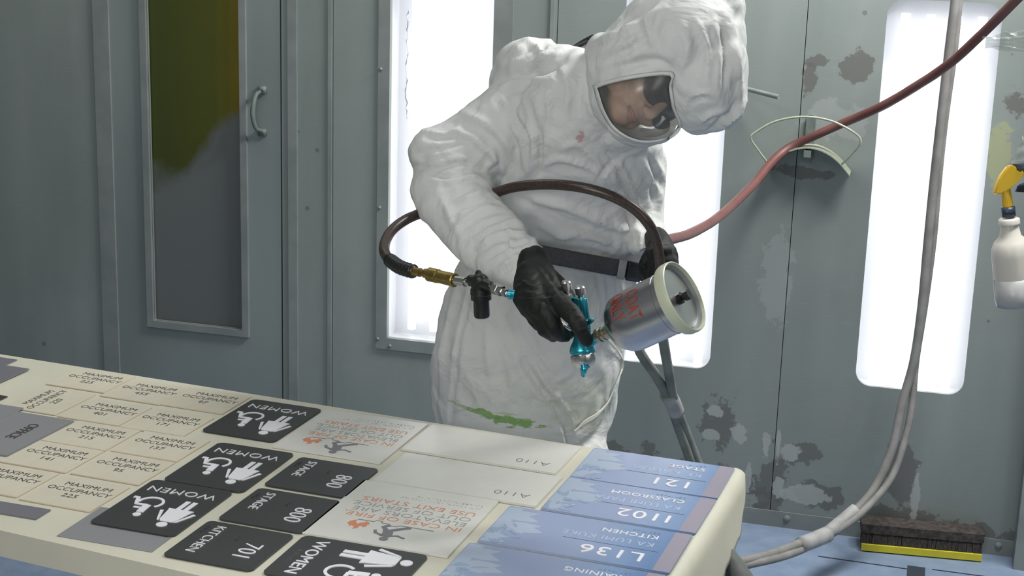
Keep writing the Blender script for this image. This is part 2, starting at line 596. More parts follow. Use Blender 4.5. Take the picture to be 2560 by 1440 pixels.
def door_glass_mat():
    """frosted pane, olive view through the top, reflection below painted grey with ragged edges"""
    m = M_('olive_pane_painted_reflection', (.1, .1, .02), .35, 0, .5)
    b = m.node_tree.nodes['Principled BSDF']
    co = coords(m)
    sep = N(m, 'ShaderNodeSeparateXYZ'); LK(m, co, sep.inputs[0])
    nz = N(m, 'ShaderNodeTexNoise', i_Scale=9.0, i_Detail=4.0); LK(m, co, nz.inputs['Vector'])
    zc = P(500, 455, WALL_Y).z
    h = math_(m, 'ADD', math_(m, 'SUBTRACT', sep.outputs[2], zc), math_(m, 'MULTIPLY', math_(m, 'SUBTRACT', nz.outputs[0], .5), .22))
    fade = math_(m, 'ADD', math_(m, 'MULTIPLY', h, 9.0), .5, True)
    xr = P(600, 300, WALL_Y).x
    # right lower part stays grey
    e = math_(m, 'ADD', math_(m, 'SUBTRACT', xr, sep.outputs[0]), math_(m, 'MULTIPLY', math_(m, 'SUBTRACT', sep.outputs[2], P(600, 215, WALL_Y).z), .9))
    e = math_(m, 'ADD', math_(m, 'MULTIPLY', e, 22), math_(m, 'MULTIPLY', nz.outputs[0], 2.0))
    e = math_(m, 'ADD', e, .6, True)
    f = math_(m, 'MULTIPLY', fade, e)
    mr = N(m, 'ShaderNodeMapRange'); mr.inputs[1].default_value = P(400, 0, WALL_Y).x; mr.inputs[2].default_value = xr; LK(m, sep.outputs[0], mr.inputs[0])
    ol = ramp(m, mr.outputs[0], [(0, (.052, .063, .012)), (.65, (.075, .082, .012)), (.85, (.14, .12, .01)), (1, (.22, .15, .006))])
    ol = mixc(m, math_(m, 'MULTIPLY', nz.outputs[0], .3), ol, (.035, .05, .006))
    c = mixc(m, f, (.125, .138, .138), ol)  # grey is the painted-in reflection, olive the view behind the glass
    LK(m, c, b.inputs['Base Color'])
    return m


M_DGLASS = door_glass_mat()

# ------------------------------------------------------------------ the room
XL, XR, ZC = -5.0, 2.6, 3.3


def wx(px, py):
    return P(px, py, WALL_Y).x


def wz(px, py):
    return P(px, py, WALL_Y).z


WIN = []   # x0, x1, z0, z1, corner radius
WIN.append((wx(969, 830), wx(1235, 100), wz(1020, 849), wz(1020, 849) + 1.16, .006))
WIN.append((wx(1776, 890) - (wx(2459, 490) - wx(2177, 500)), wx(1776, 890), wz(1720, 919), wz(1720, 919) + 1.16, .045))
WIN.append((wx(2177, 500), wx(2459, 490), wz(2290, 978), wz(2350, 2), .045))
seams = [XL, -3.9, wx(276, 300), wx(706, 700), wx(832, 400), wx(1394, 60), wx(1984, 500), 1.0, 1.8, XR]
DOOR = (wx(276, 300), wx(706, 700))


def wall_sheet(bm, x0, x1, z0, z1, holes, y, th):
    outer = [Vector((x0, 0, z0)), Vector((x1, 0, z0)), Vector((x1, 0, z1)), Vector((x0, 0, z1))]
    loops = [[(v.x, v.z) for v in outer]]
    for (a, b_, c, d, r) in holes:
        loops.append(rrect(a, c, b_, d, r, 8)[::-1])
    flat = [p for l in loops for p in l]
    tris = geometry.tessellate_polygon([[Vector((x, z, 0)) for x, z in l] for l in loops])
    va = [bm.verts.new((x, y, z)) for x, z in flat]
    vb = [bm.verts.new((x, y + th, z)) for x, z in flat]
    for t in tris:
        try:
            bm.faces.new([va[i] for i in t]); bm.faces.new([vb[i] for i in t][::-1])
        except ValueError:
            pass
    k = 0
    for l in loops:
        n = len(l)
        for i in range(n):
            j = (i + 1) % n
            bm.faces.new((va[k + i], va[k + j], vb[k + j], vb[k + i]))
        k += n


bm = newbm()
for a, b_ in zip(seams[:-1], seams[1:]):
    if abs(a - DOOR[0]) < 1e-6:
        wall_sheet(bm, a + .002, b_ - .002, 2.25, ZC, [], WALL_Y, .012)
        continue
    hs = [q for q in WIN if q[0] > a and q[1] < b_]
    wall_sheet(bm, a + .0011, b_ - .0011, 0, ZC, hs, WALL_Y, .012)
wall = obj('wall_back', bm, MW); tag(wall, kind='structure')
bm = newbm()
for a, b_ in zip(seams[:-1], seams[1:]):
    box(bm, ((a + b_) / 2, WALL_Y + .2, ZC / 2), (b_ - a, .02, ZC))
    box(bm, (a, WALL_Y + .018, ZC / 2), (.02, .008, ZC))
tag(obj('wall_outer', bm, M_DARKGAP), kind='structure')
bm = newbm(); box(bm, ((XL + XR) / 2, 1.2, -.025), (XR - XL, 7.2, .05))
tag(obj('floor', bm, M_FLOOR), kind='structure')
bm = newbm(); box(bm, ((XL + XR) / 2, 1.2, ZC + .03), (XR - XL, 7.2, .05))
tag(obj('ceiling', bm, M_CEIL), kind='structure')
# bottom flange of the wall with its rivets
bm = newbm()
zt = wz(1857, 1266)
box(bm, ((DOOR[1] + XR) / 2, WALL_Y - .003, zt / 2), (XR - DOOR[1], .005, zt))
for k in range(26):
    x = DOOR[1] + .1 + k * .155
    lathe(bm, (x, WALL_Y - .005, zt * .62), (0, -1, 0), [(0, .011), (.003, .010), (.006, .004)], 12)
tag(obj('baseboard_back', bm, M_FRAME), kind='structure')
# raised flanges along the seams
i = 1
for px, py, w_, dx in ((262, 300, .055, 0), (720, 700, .03, .02), (832, 400, .012, -.008), (1270, 40, .035, 0), (1385, 60, .012, -.004)):
    bm = newbm()
    box(bm, (wx(px, py) + dx, WALL_Y - .004, ZC / 2), (w_, .008, ZC))
    tag(obj('trim_%d' % i, bm, M_FRAME), kind='structure')
    i += 1
# corner post at the right
bm = newbm(); x = wx(2537, 1330); box(bm, (x + .06, WALL_Y - .05, ZC / 2), (.12, .09, ZC))
tag(obj('trim_%d' % i, bm, M_FRAME), kind='structure')

# door with its pane, view and reflection painted in
d = empty('door_1', ((DOOR[0] + DOOR[1]) / 2, WALL_Y, 0)); tag(d, kind='structure')
px0, px1 = wx(383, 650), wx(607, 650)
pz0, pz1 = wz(500, 812), 2.05
bm = newbm(); wall_sheet(bm, DOOR[0] + .004, DOOR[1] - .004, .01, 2.245, [(px0, px1, pz0, pz1, .004)], WALL_Y, .012)
obj('door_panel', bm, M_DOOR, d)
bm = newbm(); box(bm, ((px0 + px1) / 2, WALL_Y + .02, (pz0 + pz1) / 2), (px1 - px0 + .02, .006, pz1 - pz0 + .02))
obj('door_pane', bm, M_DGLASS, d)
bm = newbm()
fw_ = .022
for x0, x1, z0, z1 in ((px0 - fw_, px0, pz0 - fw_, pz1 + fw_), (px1, px1 + fw_, pz0 - fw_, pz1 + fw_), (px0 + .0003, px1 - .0003, pz0 - fw_, pz0), (px0 + .0003, px1 - .0003, pz1, pz1 + fw_)):
    box(bm, ((x0 + x1) / 2, WALL_Y - .005, (z0 + z1) / 2), (x1 - x0, .014, z1 - z0))
o = obj('pane_frame', bm, M_FRAME, d)
hb = newbm()
hx = wx(655, 280)
pts = spline([(hx, WALL_Y - .002, wz(658, 228)), (hx - .008, WALL_Y - .025, wz(656, 235)), (hx - .012, WALL_Y - .04, wz(652, 262)), (hx - .012, WALL_Y - .042, wz(650, 290)), (hx - .008, WALL_Y - .028, wz(654, 318)), (hx, WALL_Y - .002, wz(658, 327))], 6)
tube(hb, pts, [.006 + .002 * math.sin(math.pi * k / (len(pts) - 1)) for k in range(len(pts))], 10)
for q in ((657, 224), (657, 330)):
    p = P(*q, WALL_Y)
    box(hb, (p.x, WALL_Y - .005, p.z), (.026, .01, .022))
    lathe(hb, (p.x + .006, WALL_Y - .009, p.z), (0, -1, 0), [(0, .005), (.003, .004), (.004, .001)], 10)
obj('door_handle', hb, M_BRACKET, d, True)

# light fixtures let into the wall
ftx = ['with a bolted steel frame, left of the worker', 'behind the worker and the paint cup', 'with rounded corners, right of the hose hanger']
for k, (x0, x1, z0, z1, r) in enumerate(WIN):
    t = empty('wall_light_fixture', ((x0 + x1) / 2, WALL_Y, z0), 0, 'tall glowing fluorescent wall light ' + ftx[k], 'light', 'wall lights in the booth wall')
    bm = newbm()
    m_ = .02
    X0, X1, Z0, Z1 = x0 - m_, x1 + m_, z0 - m_, z1 + m_
    yb = WALL_Y + .13
    for c, s in ((((X0 + X1) / 2, yb, (Z0 + Z1) / 2), (X1 - X0, .004, Z1 - Z0)), ((X0, (WALL_Y + .013 + yb) / 2, (Z0 + Z1) / 2), (.004, yb - WALL_Y - .013, Z1 - Z0)),
                 ((X1, (WALL_Y + .013 + yb) / 2, (Z0 + Z1) / 2), (.004, yb - WALL_Y - .013, Z1 - Z0)), (((X0 + X1) / 2, (WALL_Y + .013 + yb) / 2, Z0), (X1 - X0, yb - WALL_Y - .013, .004)),
                 (((X0 + X1) / 2, (WALL_Y + .013 + yb) / 2, Z1), (X1 - X0, yb - WALL_Y - .013, .004))):
        box(bm, c, s)
    obj('housing', bm, M_REFL, t)
    for j in range(4):
        bm = newbm()
        x = x0 + (x1 - x0) * (.16 + .227 * j)
        zb = z0 + (.012 if k == 0 else -.015)
        lathe(bm, (x, WALL_Y + .085, zb), (0, 0, 1), [(0, .013), (z1 - z0 - .03, .013)], 16)
        obj('tube', bm, M_TUBE, t, True)
    bm = newbm(); box(bm, ((x0 + x1) / 2, WALL_Y + .022, (z0 + z1) / 2), (x1 - x0 + .03, .003, z1 - z0 + .03))
    obj('glass', bm, M_GLASS, t)
    if k == 0:
        bm = newbm()
        rs = random.Random(2)
        pts = [Vector((x0 + .045 + rs.uniform(-.004, .004), WALL_Y + .0195, z1 - .13 - j * .0085)) for j in range(40)]
        tube(bm, pts, [max(.0003, .0022 * (1 if rs.random() < .55 else .1) * rs.uniform(.4, 1)) for j in range(40)], 6)
        obj('smudge', bm, M_('grey_smudge', (.35, .36, .38), .8), t)
        bm = newbm(); fr = .037
        for a, b_, c, e in ((x0 - fr, x0, z0 - fr, z1 + fr), (x1, x1 + fr, z0 - fr, z1 + fr), (x0 + .0003, x1 - .0003, z0 - fr, z0), (x0 + .0003, x1 - .0003, z1, z1 + fr)):
            box(bm, ((a + b_) / 2, WALL_Y - .004, (c + e) / 2), (b_ - a, .010, e - c))
        obj('frame', bm, M_FRAME, t)
        for x, z in ((x0 - .03, z0 - .005), (x0 + .012, z0 - .024), (x0 - .028, z0 + .42), (x0 - .028, z0 + .85), (x1 + .02, z0 + .5), (x1 - .05, z0 - .024)):
            bm = newbm(); lathe(bm, (x, WALL_Y - .009, z), (0, -1, 0), [(0, .006), (.004, .005), (.0055, .001)], 10)
            obj('bolt', bm, M_FRAME, t, True)

# pipe stub
t0, t1 = P(1830, 213, WALL_Y - .02), P(1947, 243, WALL_Y - .10)
bm = newbm(); lathe(bm, t0, t1 - t0, [(0, .007), ((t1 - t0).length, .007)], 14)
tag(sharpen(obj('pipe_stub', bm, M_PIPE, None, True)), 'short grey painted pipe stub sticking out of the wall by the hood', 'pipe')

# hose hanger
t = empty('hose_hanger', P(2022, 350, WALL_Y), 0, 'pale green wire and strap hose hanger on the wall with hose resting in it', 'hanger')
bm = newbm()
a, b_ = P(2026, 285, WALL_Y), P(2024, 405, WALL_Y)
prof = rrect(-.013, -(a.z - b_.z) / 2, .013, (a.z - b_.z) / 2, .012, 6)
prism(bm, prof, 0, .012)
bmesh.ops.transform(bm, matrix=Matrix.Translation(((a.x + b_.x) / 2, WALL_Y, (a.z + b_.z) / 2)) @ Matrix.Rotation(math.pi / 2, 4, 'X'), verts=bm.verts)
obj('backplate', bm, M_BRACKET, t)
bm = newbm()
tube(bm, spline([P(1918, 406, WALL_Y - .07), P(1895, 375, WALL_Y - .085), P(1877, 346, WALL_Y - .1), P(1890, 330, WALL_Y - .1), P(1940, 303, WALL_Y - .1), P(2010, 292, WALL_Y - .1), P(2080, 303, WALL_Y - .1),
                 P(2140, 335, WALL_Y - .1), P(2151, 358, WALL_Y - .1), P(2130, 385, WALL_Y - .085), P(2102, 413, WALL_Y - .07)], 6), .0032, 8)
obj('wire_loop', bm, M_HANGER, t, True)
bm = newbm()
arc = spline([(1910, 430), (1935, 402), (1970, 378), (2010, 368), (2050, 374), (2090, 398), (2124, 437)], 5)
ra = []
for q in arc:
    a = P(q[0], q[1], WALL_Y - .075)
    ra.append([bm.verts.new(Vector((a.x, WALL_Y - .075, a.z))), bm.verts.new(Vector((a.x, WALL_Y - .004, a.z))), bm.verts.new(Vector((a.x, WALL_Y - .004, a.z - .004))), bm.verts.new(Vector((a.x, WALL_Y - .075, a.z - .004)))])
for A_, B_ in zip(ra[:-1], ra[1:]):
    for k in range(4):
        bm.faces.new((A_[k], A_[(k + 1) % 4], B_[(k + 1) % 4], B_[k]))
bm.faces.new(ra[0]); bm.faces.new(ra[-1])
obj('saddle', bm, M_HANGER, t)
bm = newbm()
a = P(2024, 375, WALL_Y)
box(bm, (a.x, WALL_Y - .04, a.z), (.02, .07, .02))
obj('arm', bm, M_BRACKET, t)


def hose(name, pts, rpx, mat, label, cat='hose', parent=None, n=8, seg=14):
    ws = [P(*q[:3]) for q in pts]
    ss = spline([tuple(v) for v in ws], n)
    bm = newbm()
    tube(bm, ss, rpx, seg)
    o = obj(name, bm, mat, parent, True)
    if label: tag(o, label, cat)
    return o


hose('air_hose', [(2620, -80, 4.1), (2540, 0, 4.2), (2450, 90, 4.3), (2370, 162, 4.38), (2280, 222, 4.45), (2200, 268, 4.5), (2110, 307, 4.55), (2040, 338, 4.56), (1975, 368, 4.56), (1930, 405, 4.5),
                  (1880, 465, 4.35), (1800, 540, 4.1), (1730, 582, 3.8), (1665, 600, 3.5), (1600, 606, 3.35), (1500, 640, 3.35), (1450, 700, 3.36)], .0125, M_HOSER,
     'dusty red air hose running from upper right over the hanger to the worker')
GP1 = [(2392, -60, 4.50), (2388, 0, 4.50), (2372, 130, 4.50), (2352, 300, 4.50), (2335, 450, 4.50), (2320, 600, 4.50), (2305, 760, 4.50), (2285, 900, 4.50), (2255, 1010, 4.48), (2228, 1130, 4.45), (2180, 1230, 4.40), (2110, 1300, 4.30), (2060, 1335, 4.20),
       (1990, 1362, 4.1), (1930, 1385, 4.0), (1870, 1400, 3.9), (1790, 1420, 3.85), (1700, 1440, 3.8)]
GP2 = [(2402, -60, 4.52), (2398, 0, 4.52), (2385, 130, 4.52), (2362, 300, 4.52), (2346, 450, 4.52), (2333, 600, 4.52), (2312, 760, 4.52), (2290, 900, 4.52), (2280, 1010, 4.5), (2262, 1100, 4.47), (2225, 1200, 4.42), (2150, 1285, 4.32), (2068, 1342, 4.22),
       (2010, 1372, 4.12), (1950, 1394, 4.0), (1880, 1410, 3.9), (1800, 1428, 3.85), (1710, 1448, 3.8)]
t = empty('supply_hose_pair', P(2392, 0, 4.5), 0, 'pair of dusty grey hoses hanging before the right wall light down to the floor', 'hose')
hose('hose', GP1, .0125, M_HOSEG, None, parent=t)
hose('hose', GP2, .0105, M_HOSEG, None, parent=t)
for a in ([(2140, 1273, 4.335), (2107, 1301, 4.30), (2068, 1333, 4.22)], [(2068, 1336, 4.215), (2035, 1350, 4.16), (2003, 1362, 4.11)]):
    hose('tape_wrap', a, .0185 if a[0][0] > 2100 else .0225, M_TAPE, None, parent=t, n=4)
t = empty('supply_hose_pair', P(1680, 985, 3.6), 0, 'two dusty hoses taped together, running down behind the table from the paint cup', 'hose')
hose('hose', [(1560, 720, 3.30), (1575, 810, 3.35), (1600, 880, 3.4), (1640, 940, 3.5), (1672, 1000, 3.6), (1700, 1080, 3.68), (1722, 1140, 3.72), (1745, 1200, 3.75), (1790, 1400, 3.8)], .0115, M_HOSED, None, parent=t)
hose('hose', [(1640, 680, 3.30), (1650, 780, 3.35), (1658, 850, 3.4), (1672, 930, 3.5), (1685, 1000, 3.6), (1715, 1080, 3.70), (1742, 1150, 3.74), (1765, 1210, 3.77), (1800, 1400, 3.8)], .0115, M_HOSED, None, parent=t)
hose('tape_wrap', [(1669, 985, 3.58), (1681, 1005, 3.61), (1691, 1030, 3.64)], .020, M_TAPE, None, parent=t, n=4)

# push broom head on the floor
def fz(px, py, z=0.0):
    return Pz(px, py, z)
a, b_ = fz(2168, 1378), fz(2430, 1402)
ang = math.atan2(b_.y - a.y, b_.x - a.x)
Lb = .345
t = empty('broom_head', ((a.x + b_.x) / 2, (a.y + b_.y) / 2 + .035, 0), ang, 'push broom head with dark bristles and yellow strip on the floor by the wall', 'broom')
bm = newbm(); box(bm, (0, -.036, .014), (Lb, .012, .020))
obj('yellow_strip', bm, M_YEL, t, world=False)
bm = newbm()
random.seed(3)
nb = 60
for r_ in range(3):
    for k in range(nb):
        x = -Lb / 2 + Lb * (k + .5) / nb + random.uniform(-.001, .001)
        y = -.022 + r_ * .02
        lean = (r_ - 1) * .008
        box(bm, (0, 0, 0), (Lb / nb * .95, .018, .05), Matrix.Translation((x, y + lean * .2, .032)) @ Matrix.Rotation(-.25 + .1 * r_ + random.uniform(-.05, .05), 4, 'X'))
obj('bristles', bm, M_BRISTLE, t, world=False)
bm = newbm()
prism(bm, rrect(-Lb / 2 - .004, -.03, Lb / 2 + .004, .042, .008), .055, .082)
obj('block', bm, M_WOODD, t, world=False)

# floor tapes
bm = newbm()
for q in (((2045, 1391), (2275, 1424), .004), ((2330, 1424), (2600, 1460), .004)):
    a, b_ = fz(*q[0]), fz(*q[1])
    dd = (b_ - a); L_ = dd.length
    box(bm, (0, 0, 0), (L_, q[2], .0012), Matrix.Translation((a + b_) / 2 + Vector((0, 0, .001))) @ Matrix.Rotation(math.atan2(dd.y, dd.x), 4, 'Z'))
tag(obj('floor_tape_line', bm, M_BLUETAPE), 'thin dark taped line along the blue floor in front of the broom head', 'tape')
bm = newbm(); a = fz(2290, 1432); box(bm, (a.x, a.y, .001), (.05, .085, .0016))
tag(obj('floor_tape_patch', bm, M_BLUETAPE), 'small dark square of tape on the blue floor at the bottom edge', 'tape')

# spray bottle hanging at the right
YB = 3.9
t = empty('spray_bottle', P(2525, 765, YB), 0, 'milky spray bottle with yellow trigger head hanging at the right edge', 'bottle')
base, neck = P(2540, 765, YB), P(2522, 545, YB)
k = mpp(base)
bm = newbm()
axb = neck - base
Lh = axb.length
lathe(bm, base, axb, [(0, 38 * k), (.004, 47 * k), (.02, 49 * k), (Lh * .30, 49 * k), (Lh * .58, 49 * k), (Lh * .66, 48 * k), (Lh * .74, 40 * k), (Lh * .80, 26 * k), (Lh * .93, 21 * k), (Lh * .935, 26 * k), (Lh * .985, 26 * k), (Lh * 1.0, 22 * k)], 40)
sharpen(obj('bottle_body', bm, M_BOTTLE, t, True), 60)
bm = newbm()
lathe(bm, base, axb, [(.004, 47.6 * k), (.02, 49.7 * k), (Lh * .33, 49.7 * k), (Lh * .331, 46 * k)], 40)
obj('liquid', bm, M_LIQ, t, True)
bm = newbm()
dl = (RT * .75 - FW * .66).normalized()
for j in range(9):
    pass
va = []
for j in range(9):
    an = math.radians(-8 + 70 * j / 8)
    dirv = (RT * math.sin(an) - FW * math.cos(an)); dirv = (dirv - axb.normalized() * dirv.dot(axb.normalized())).normalized()
    va.append((bm.verts.new(base + axb * .28 + dirv * 50.6 * k), bm.verts.new(base + axb * .56 + dirv * 50.6 * k)))
for j in range(8):
    bm.faces.new((va[j][0], va[j + 1][0], va[j + 1][1], va[j][1]))
bmesh.ops.rotate(bm, cent=base, matrix=Matrix.Rotation(.6, 3, axb), verts=bm.verts)
o = obj('label_sticker', bm, M_ORLAB, t, True)
so = o.modifiers.new('s', 'SOLIDIFY'); so.thickness = .0006
bm = newbm()
lathe(bm, P(2522, 541, YB), P(2520, 515, YB) - P(2522, 541, YB), [(0, 17 * k), (24 * k, 17 * k)], 24)
obj('collar', bm, M_NAVY, t, True)
bm = newbm()
lathe(bm, P(2520, 518, YB), P(2513, 465, YB) - P(2520, 518, YB), [(0, 13.5 * k), (56 * k, 11 * k)], 20)
# trigger head: swept curved shell
def plate(bm, pts, Y, th):
    f = [P(x, y, Y) for x, y in pts]
    A_ = [bm.verts.new(p + FW * (-th / 2)) for p in f]
    B_ = [bm.verts.new(p + FW * (th / 2)) for p in f]
    n = len(f)
    bm.faces.new(A_[::-1]); bm.faces.new(B_)
    for i in range(n):
        bm.faces.new((A_[i], A_[(i + 1) % n], B_[(i + 1) % n], B_[i]))
plate(bm, [(2483, 483), (2490, 458), (2503, 433), (2520, 413), (2532, 413), (2540, 424), (2538, 436), (2550, 428), (2558, 430), (2558, 438), (2548, 448), (2533, 462), (2518, 477), (2500, 486), (2487, 486)], YB, .026)
bmesh.ops.bevel(bm, geom=[e for e in bm.edges], offset=.003, segments=2, affect='EDGES')
obj('trigger_head', bm, M_YELP, t, True)
sharpen(t.children[-1] if t.children else o, 50)
bm = newbm()
plate(bm, [(2530, 410), (2560, 408), (2600, 405), (2600, 440), (2566, 445), (2556, 434), (2538, 430)], YB + .005, .022)
plate(bm, [(2544, 462), (2600, 440), (2600, 482), (2538, 480)], YB + .03, .02)
bmesh.ops.bevel(bm, geom=[e for e in bm.edges], offset=.002, segments=2, affect='EDGES')
obj('nozzle_block', bm, M_NAVY, t, True)

bm = newbm()
tube(bm, [P(2588, 410, YB), P(2588, 410, YB) + Vector((0, 0, .2)), Vector((P(2588, 410, YB).x, YB, ZC))], .0012, 8)
obj('hanging_wire', bm, M_BLK, t, True)


def crumpled(name, corners, Y0, dY, amp, label, nx=22, ny=16, seed=0):
    """thin crumpled clear plastic sheet; corners tl,tr,br,bl px"""
    bm = newbm()
    g = []
    for j in range(ny + 1):
        row = []
        for i_ in range(nx + 1):
            u, v = i_ / nx, j / ny
            x = (corners[0][0] * (1 - u) + corners[1][0] * u) * (1 - v) + (corners[3][0] * (1 - u) + corners[2][0] * u) * v
            y = (corners[0][1] * (1 - u) + corners[1][1] * u) * (1 - v) + (corners[3][1] * (1 - u) + corners[2][1] * u) * v
            p = P(x, y, Y0 + dY * math.sin(u * 2.4))
            p += FW * (amp * noise.noise(Vector((u * 6 + seed, v * 5, seed))) * 2) + UP * amp * .4 * noise.noise(Vector((u * 5, v * 4, 9 + seed)))
            row.append(bm.verts.new(p))
        g.append(row)
    for j in range(ny):
        for i_ in range(nx):
            bm.faces.new((g[j][i_], g[j][i_ + 1], g[j + 1][i_ + 1], g[j + 1][i_]))
    o = obj(name, bm, M_FILM, None, True)
    s = o.modifiers.new('s', 'SOLIDIFY'); s.thickness = .0008
    return tag(o, label, 'plastic bag')


crumpled('clear_plastic_bag', [(2455, 92), (2660, 60), (2660, 135), (2458, 122)], 4.1, -.06, .022, 'crumpled clear plastic film at the upper right edge over the wall light', seed=3)
crumpled('clear_plastic_bag', [(2562, 330), (2660, 300), (2660, 410), (2530, 408)], 3.9, -.05, .012, 'crumpled clear plastic film draped above the yellow trigger head', seed=8)

# ------------------------------------------------------------------ the table
TZ = .88
TO = Vector((-.2874, 2.7212, 0))
TA = -.0768
TM = Matrix.Translation((TO.x, TO.y, TZ)) @ Matrix.Rotation(TA, 4, 'Z')   # local: u right, v away, z up from the top


def Tw(u, v, z=0.0):
    return TM @ Vector((u, v, z))


t = empty('work_table', Tw(-1.2, -.37, -TZ), TA, 'long table wrapped in cream masking paper with rows of signs drying on it', 'table')
bm = newbm()
outl = [(-3.0, -.69), (-1.02, -.745), (-.55, -.775), (.004, -.80), (.006, .004), (-.6, .008), (-1.6, .032), (-3.0, .04)]
prism(bm, outl, -.045, -.0002)
bmesh.ops.bevel(bm, geom=[e for e in bm.edges if abs(e.verts[0].co.z - e.verts[1].co.z) < .001], offset=.010, segments=4, affect='EDGES')
bmesh.ops.transform(bm, matrix=TM, verts=bm.verts)
sharpen(obj('paper_covered_top', bm, M_PAPER, t, True), 50)
# paper flap hanging over the right end, with a torn lower edge
bm = newbm()
g = []
random.seed(5)
NV = 60
for j in range(NV + 1):
    v = .006 - .83 * j / NV
    L_ = .022 + .068 * min(1, max(0, -v) / .13) ** .7 + .03 * min(1, max(0, -v - .1) / .4) + .006 * noise.noise(Vector((v * 30, 0, 0))) + .003 * noise.noise(Vector((v * 110, 3, 0)))
    row = []
    for i_ in range(15):
        s_ = L_ * i_ / 14
        R_ = .030
        a_ = min(s_ / R_, 1.28)
        u = R_ * math.sin(a_)
        z = -R_ * (1 - math.cos(a_))
        rest = max(0, s_ - R_ * 1.28)
        u += rest * math.cos(1.28); z -= rest * math.sin(1.28)
        u += .004 * noise.noise(Vector((v * 7, s_ * 10, 2))) * (s_ / L_)
        row.append(bm.verts.new(Tw(u - .004, v, z + .0004)))
    g.append(row)
for j in range(NV):
    for i_ in range(14):
        bm.faces.new((g[j][i_], g[j][i_ + 1], g[j + 1][i_ + 1], g[j + 1][i_]))
o = obj('paper_flap', bm, M_PAPER, t, True)
o.modifiers.new('s', 'SOLIDIFY').thickness = .0006
for (u, v) in ((-.10, -.10), (-.12, -.68), (-2.5, -.10), (-2.5, -.62)):
    bm = newbm()
    tube(bm, [Tw(u, v, -.045), Tw(u + (.06 if u > -1 else 0), v, -.5), Tw(u + (.08 if u > -1 else 0), v, -TZ)], [.022, .02, .02], 12)
    obj('leg', bm, M_LEG, t, True)
bm = newbm()
box(bm, (-1.3, -.37, -.07), (2.3, .5, .04)); bmesh.ops.transform(bm, matrix=TM, verts=bm.verts)
obj('underframe', bm, M_LEG, t)

# brace wrapped in torn grey paper beside the right end
bm = newbm()
a, b_ = P(1812, 1362, 2.52), P(1872, 1500, 2.50)
b_ = a + (b_ - a) * (a.z / max(a.z - b_.z, .01)) if False else b_
dn = Vector((b_.x + .05, b_.y - .02, .02))
g = []
for j in range(24):
    t_ = j / 23
    c = (a * (1 - t_ * 4) + b_ * t_ * 4) if t_ < .25 else b_ * (1 - (t_ - .25) / .75) + dn * ((t_ - .25) / .75)
    row = []
    for i_ in range(20):
        a_ = 2 * math.pi * i_ / 20
        r_ = (.004 + .018 * min(1, t_ * 14)) * (1 + .35 * noise.noise(Vector((math.cos(a_) * 1.6, math.sin(a_) * 1.6, j * .6))))
        row.append(bm.verts.new(c + Vector((math.cos(a_) * r_, math.sin(a_) * r_, .006 * noise.noise(Vector((a_ * 3, j, 0)))))))
    g.append(row)
for j in range(23):
    for i_ in range(20):
        bm.faces.new((g[j][i_], g[j][(i_ + 1) % 20], g[j + 1][(i_ + 1) % 20], g[j + 1][i_]))
bm.faces.new(g[0]); bm.faces.new(g[-1])
obj('wrapped_brace', bm, M_LEG, t, True)

# ---- signs
R180, RM90, RP90, R0 = math.pi, -math.pi / 2, math.pi / 2, 0.0


def sign_root(name, u, v, rot, label, cat='sign', group=None, tilt=0.0):
    """root at the sign's centre; local +y is the sign's own 'up', z=0 the table top"""
    c = Tw(u, v, .0004)
    r = empty(name, c, TA + rot + tilt, label, cat, group)
    return r


def slab(name, root, w_, h_, th, mat, r=.0, z=0.0):
    bm = newbm()
    prism(bm, rrect(-w_ / 2, -h_ / 2, w_ / 2, h_ / 2, max(r, .0008), 6 if r > .002 else 1), z, z + th)
    return obj(name, bm, mat, root, world=False)


def T2(x, y, z):
    return Matrix.Translation((x, y, z))


def woman(bm, cx, cy, h, z0, z1):
    """restroom figure, cy = feet, h = height"""
    s = h
    q = lambda pts: [(cx + x * s, cy + y * s) for x, y in pts]
    prism(bm, q(circ(0, .915, .085, 18)), z0, z1)
    prism(bm, q([(-.10, .80), (.10, .80), (.135, .74), (.19, .40), (-.19, .40), (-.135, .74)]), z0, z1)     # dress
    prism(bm, q([(-.19, .40), (.19, .40), (.21, .33), (-.21, .33)]), z0, z1)
    for k in (-1, 1):
        prism(bm, q([(k * .125, .80), (k * .17, .77), (k * .30, .44), (k * .25, .42)]), z0, z1 - .00006 * k - .0001)
        prism(bm, q([(k * .02, .335), (k * .10, .335), (k * .10, .0), (k * .02, .0)]), z0, z1 - .0001)


def wheelchair(bm, cx, cy, h, z0, z1):
    s = h
    q = lambda pts: [(cx + x * s, cy + y * s) for x, y in pts]
    prism(bm, q(circ(-.10, .92, .085, 18)), z0, z1)
    stroke2d(bm, q(circ(-.04, .28, .25, 22, 135, 372)), .06 * s, z0, z1)
    stroke2d(bm, q([(-.09, .80), (-.07, .62), (-.05, .42)]), .15 * s, z0, z1 + .0001)
    stroke2d(bm, q([(-.06, .60), (.16, .60)]), .06 * s, z0, z1 + .00005)
    stroke2d(bm, q([(-.05, .44), (.20, .44), (.32, .14), (.42, .14)]), .085 * s, z0, z1 + .00015)


def braille(bm, x, y, n, s, z0, z1, seed=0):
    rnd = random.Random(seed)
    for k in range(n):
        for a in range(2):
            for b in range(3):
                if rnd.random() < .5:
                    prism(bm, circ(x + k * s * 3 + a * s, y - b * s, s * .32, 6), z0, z1)


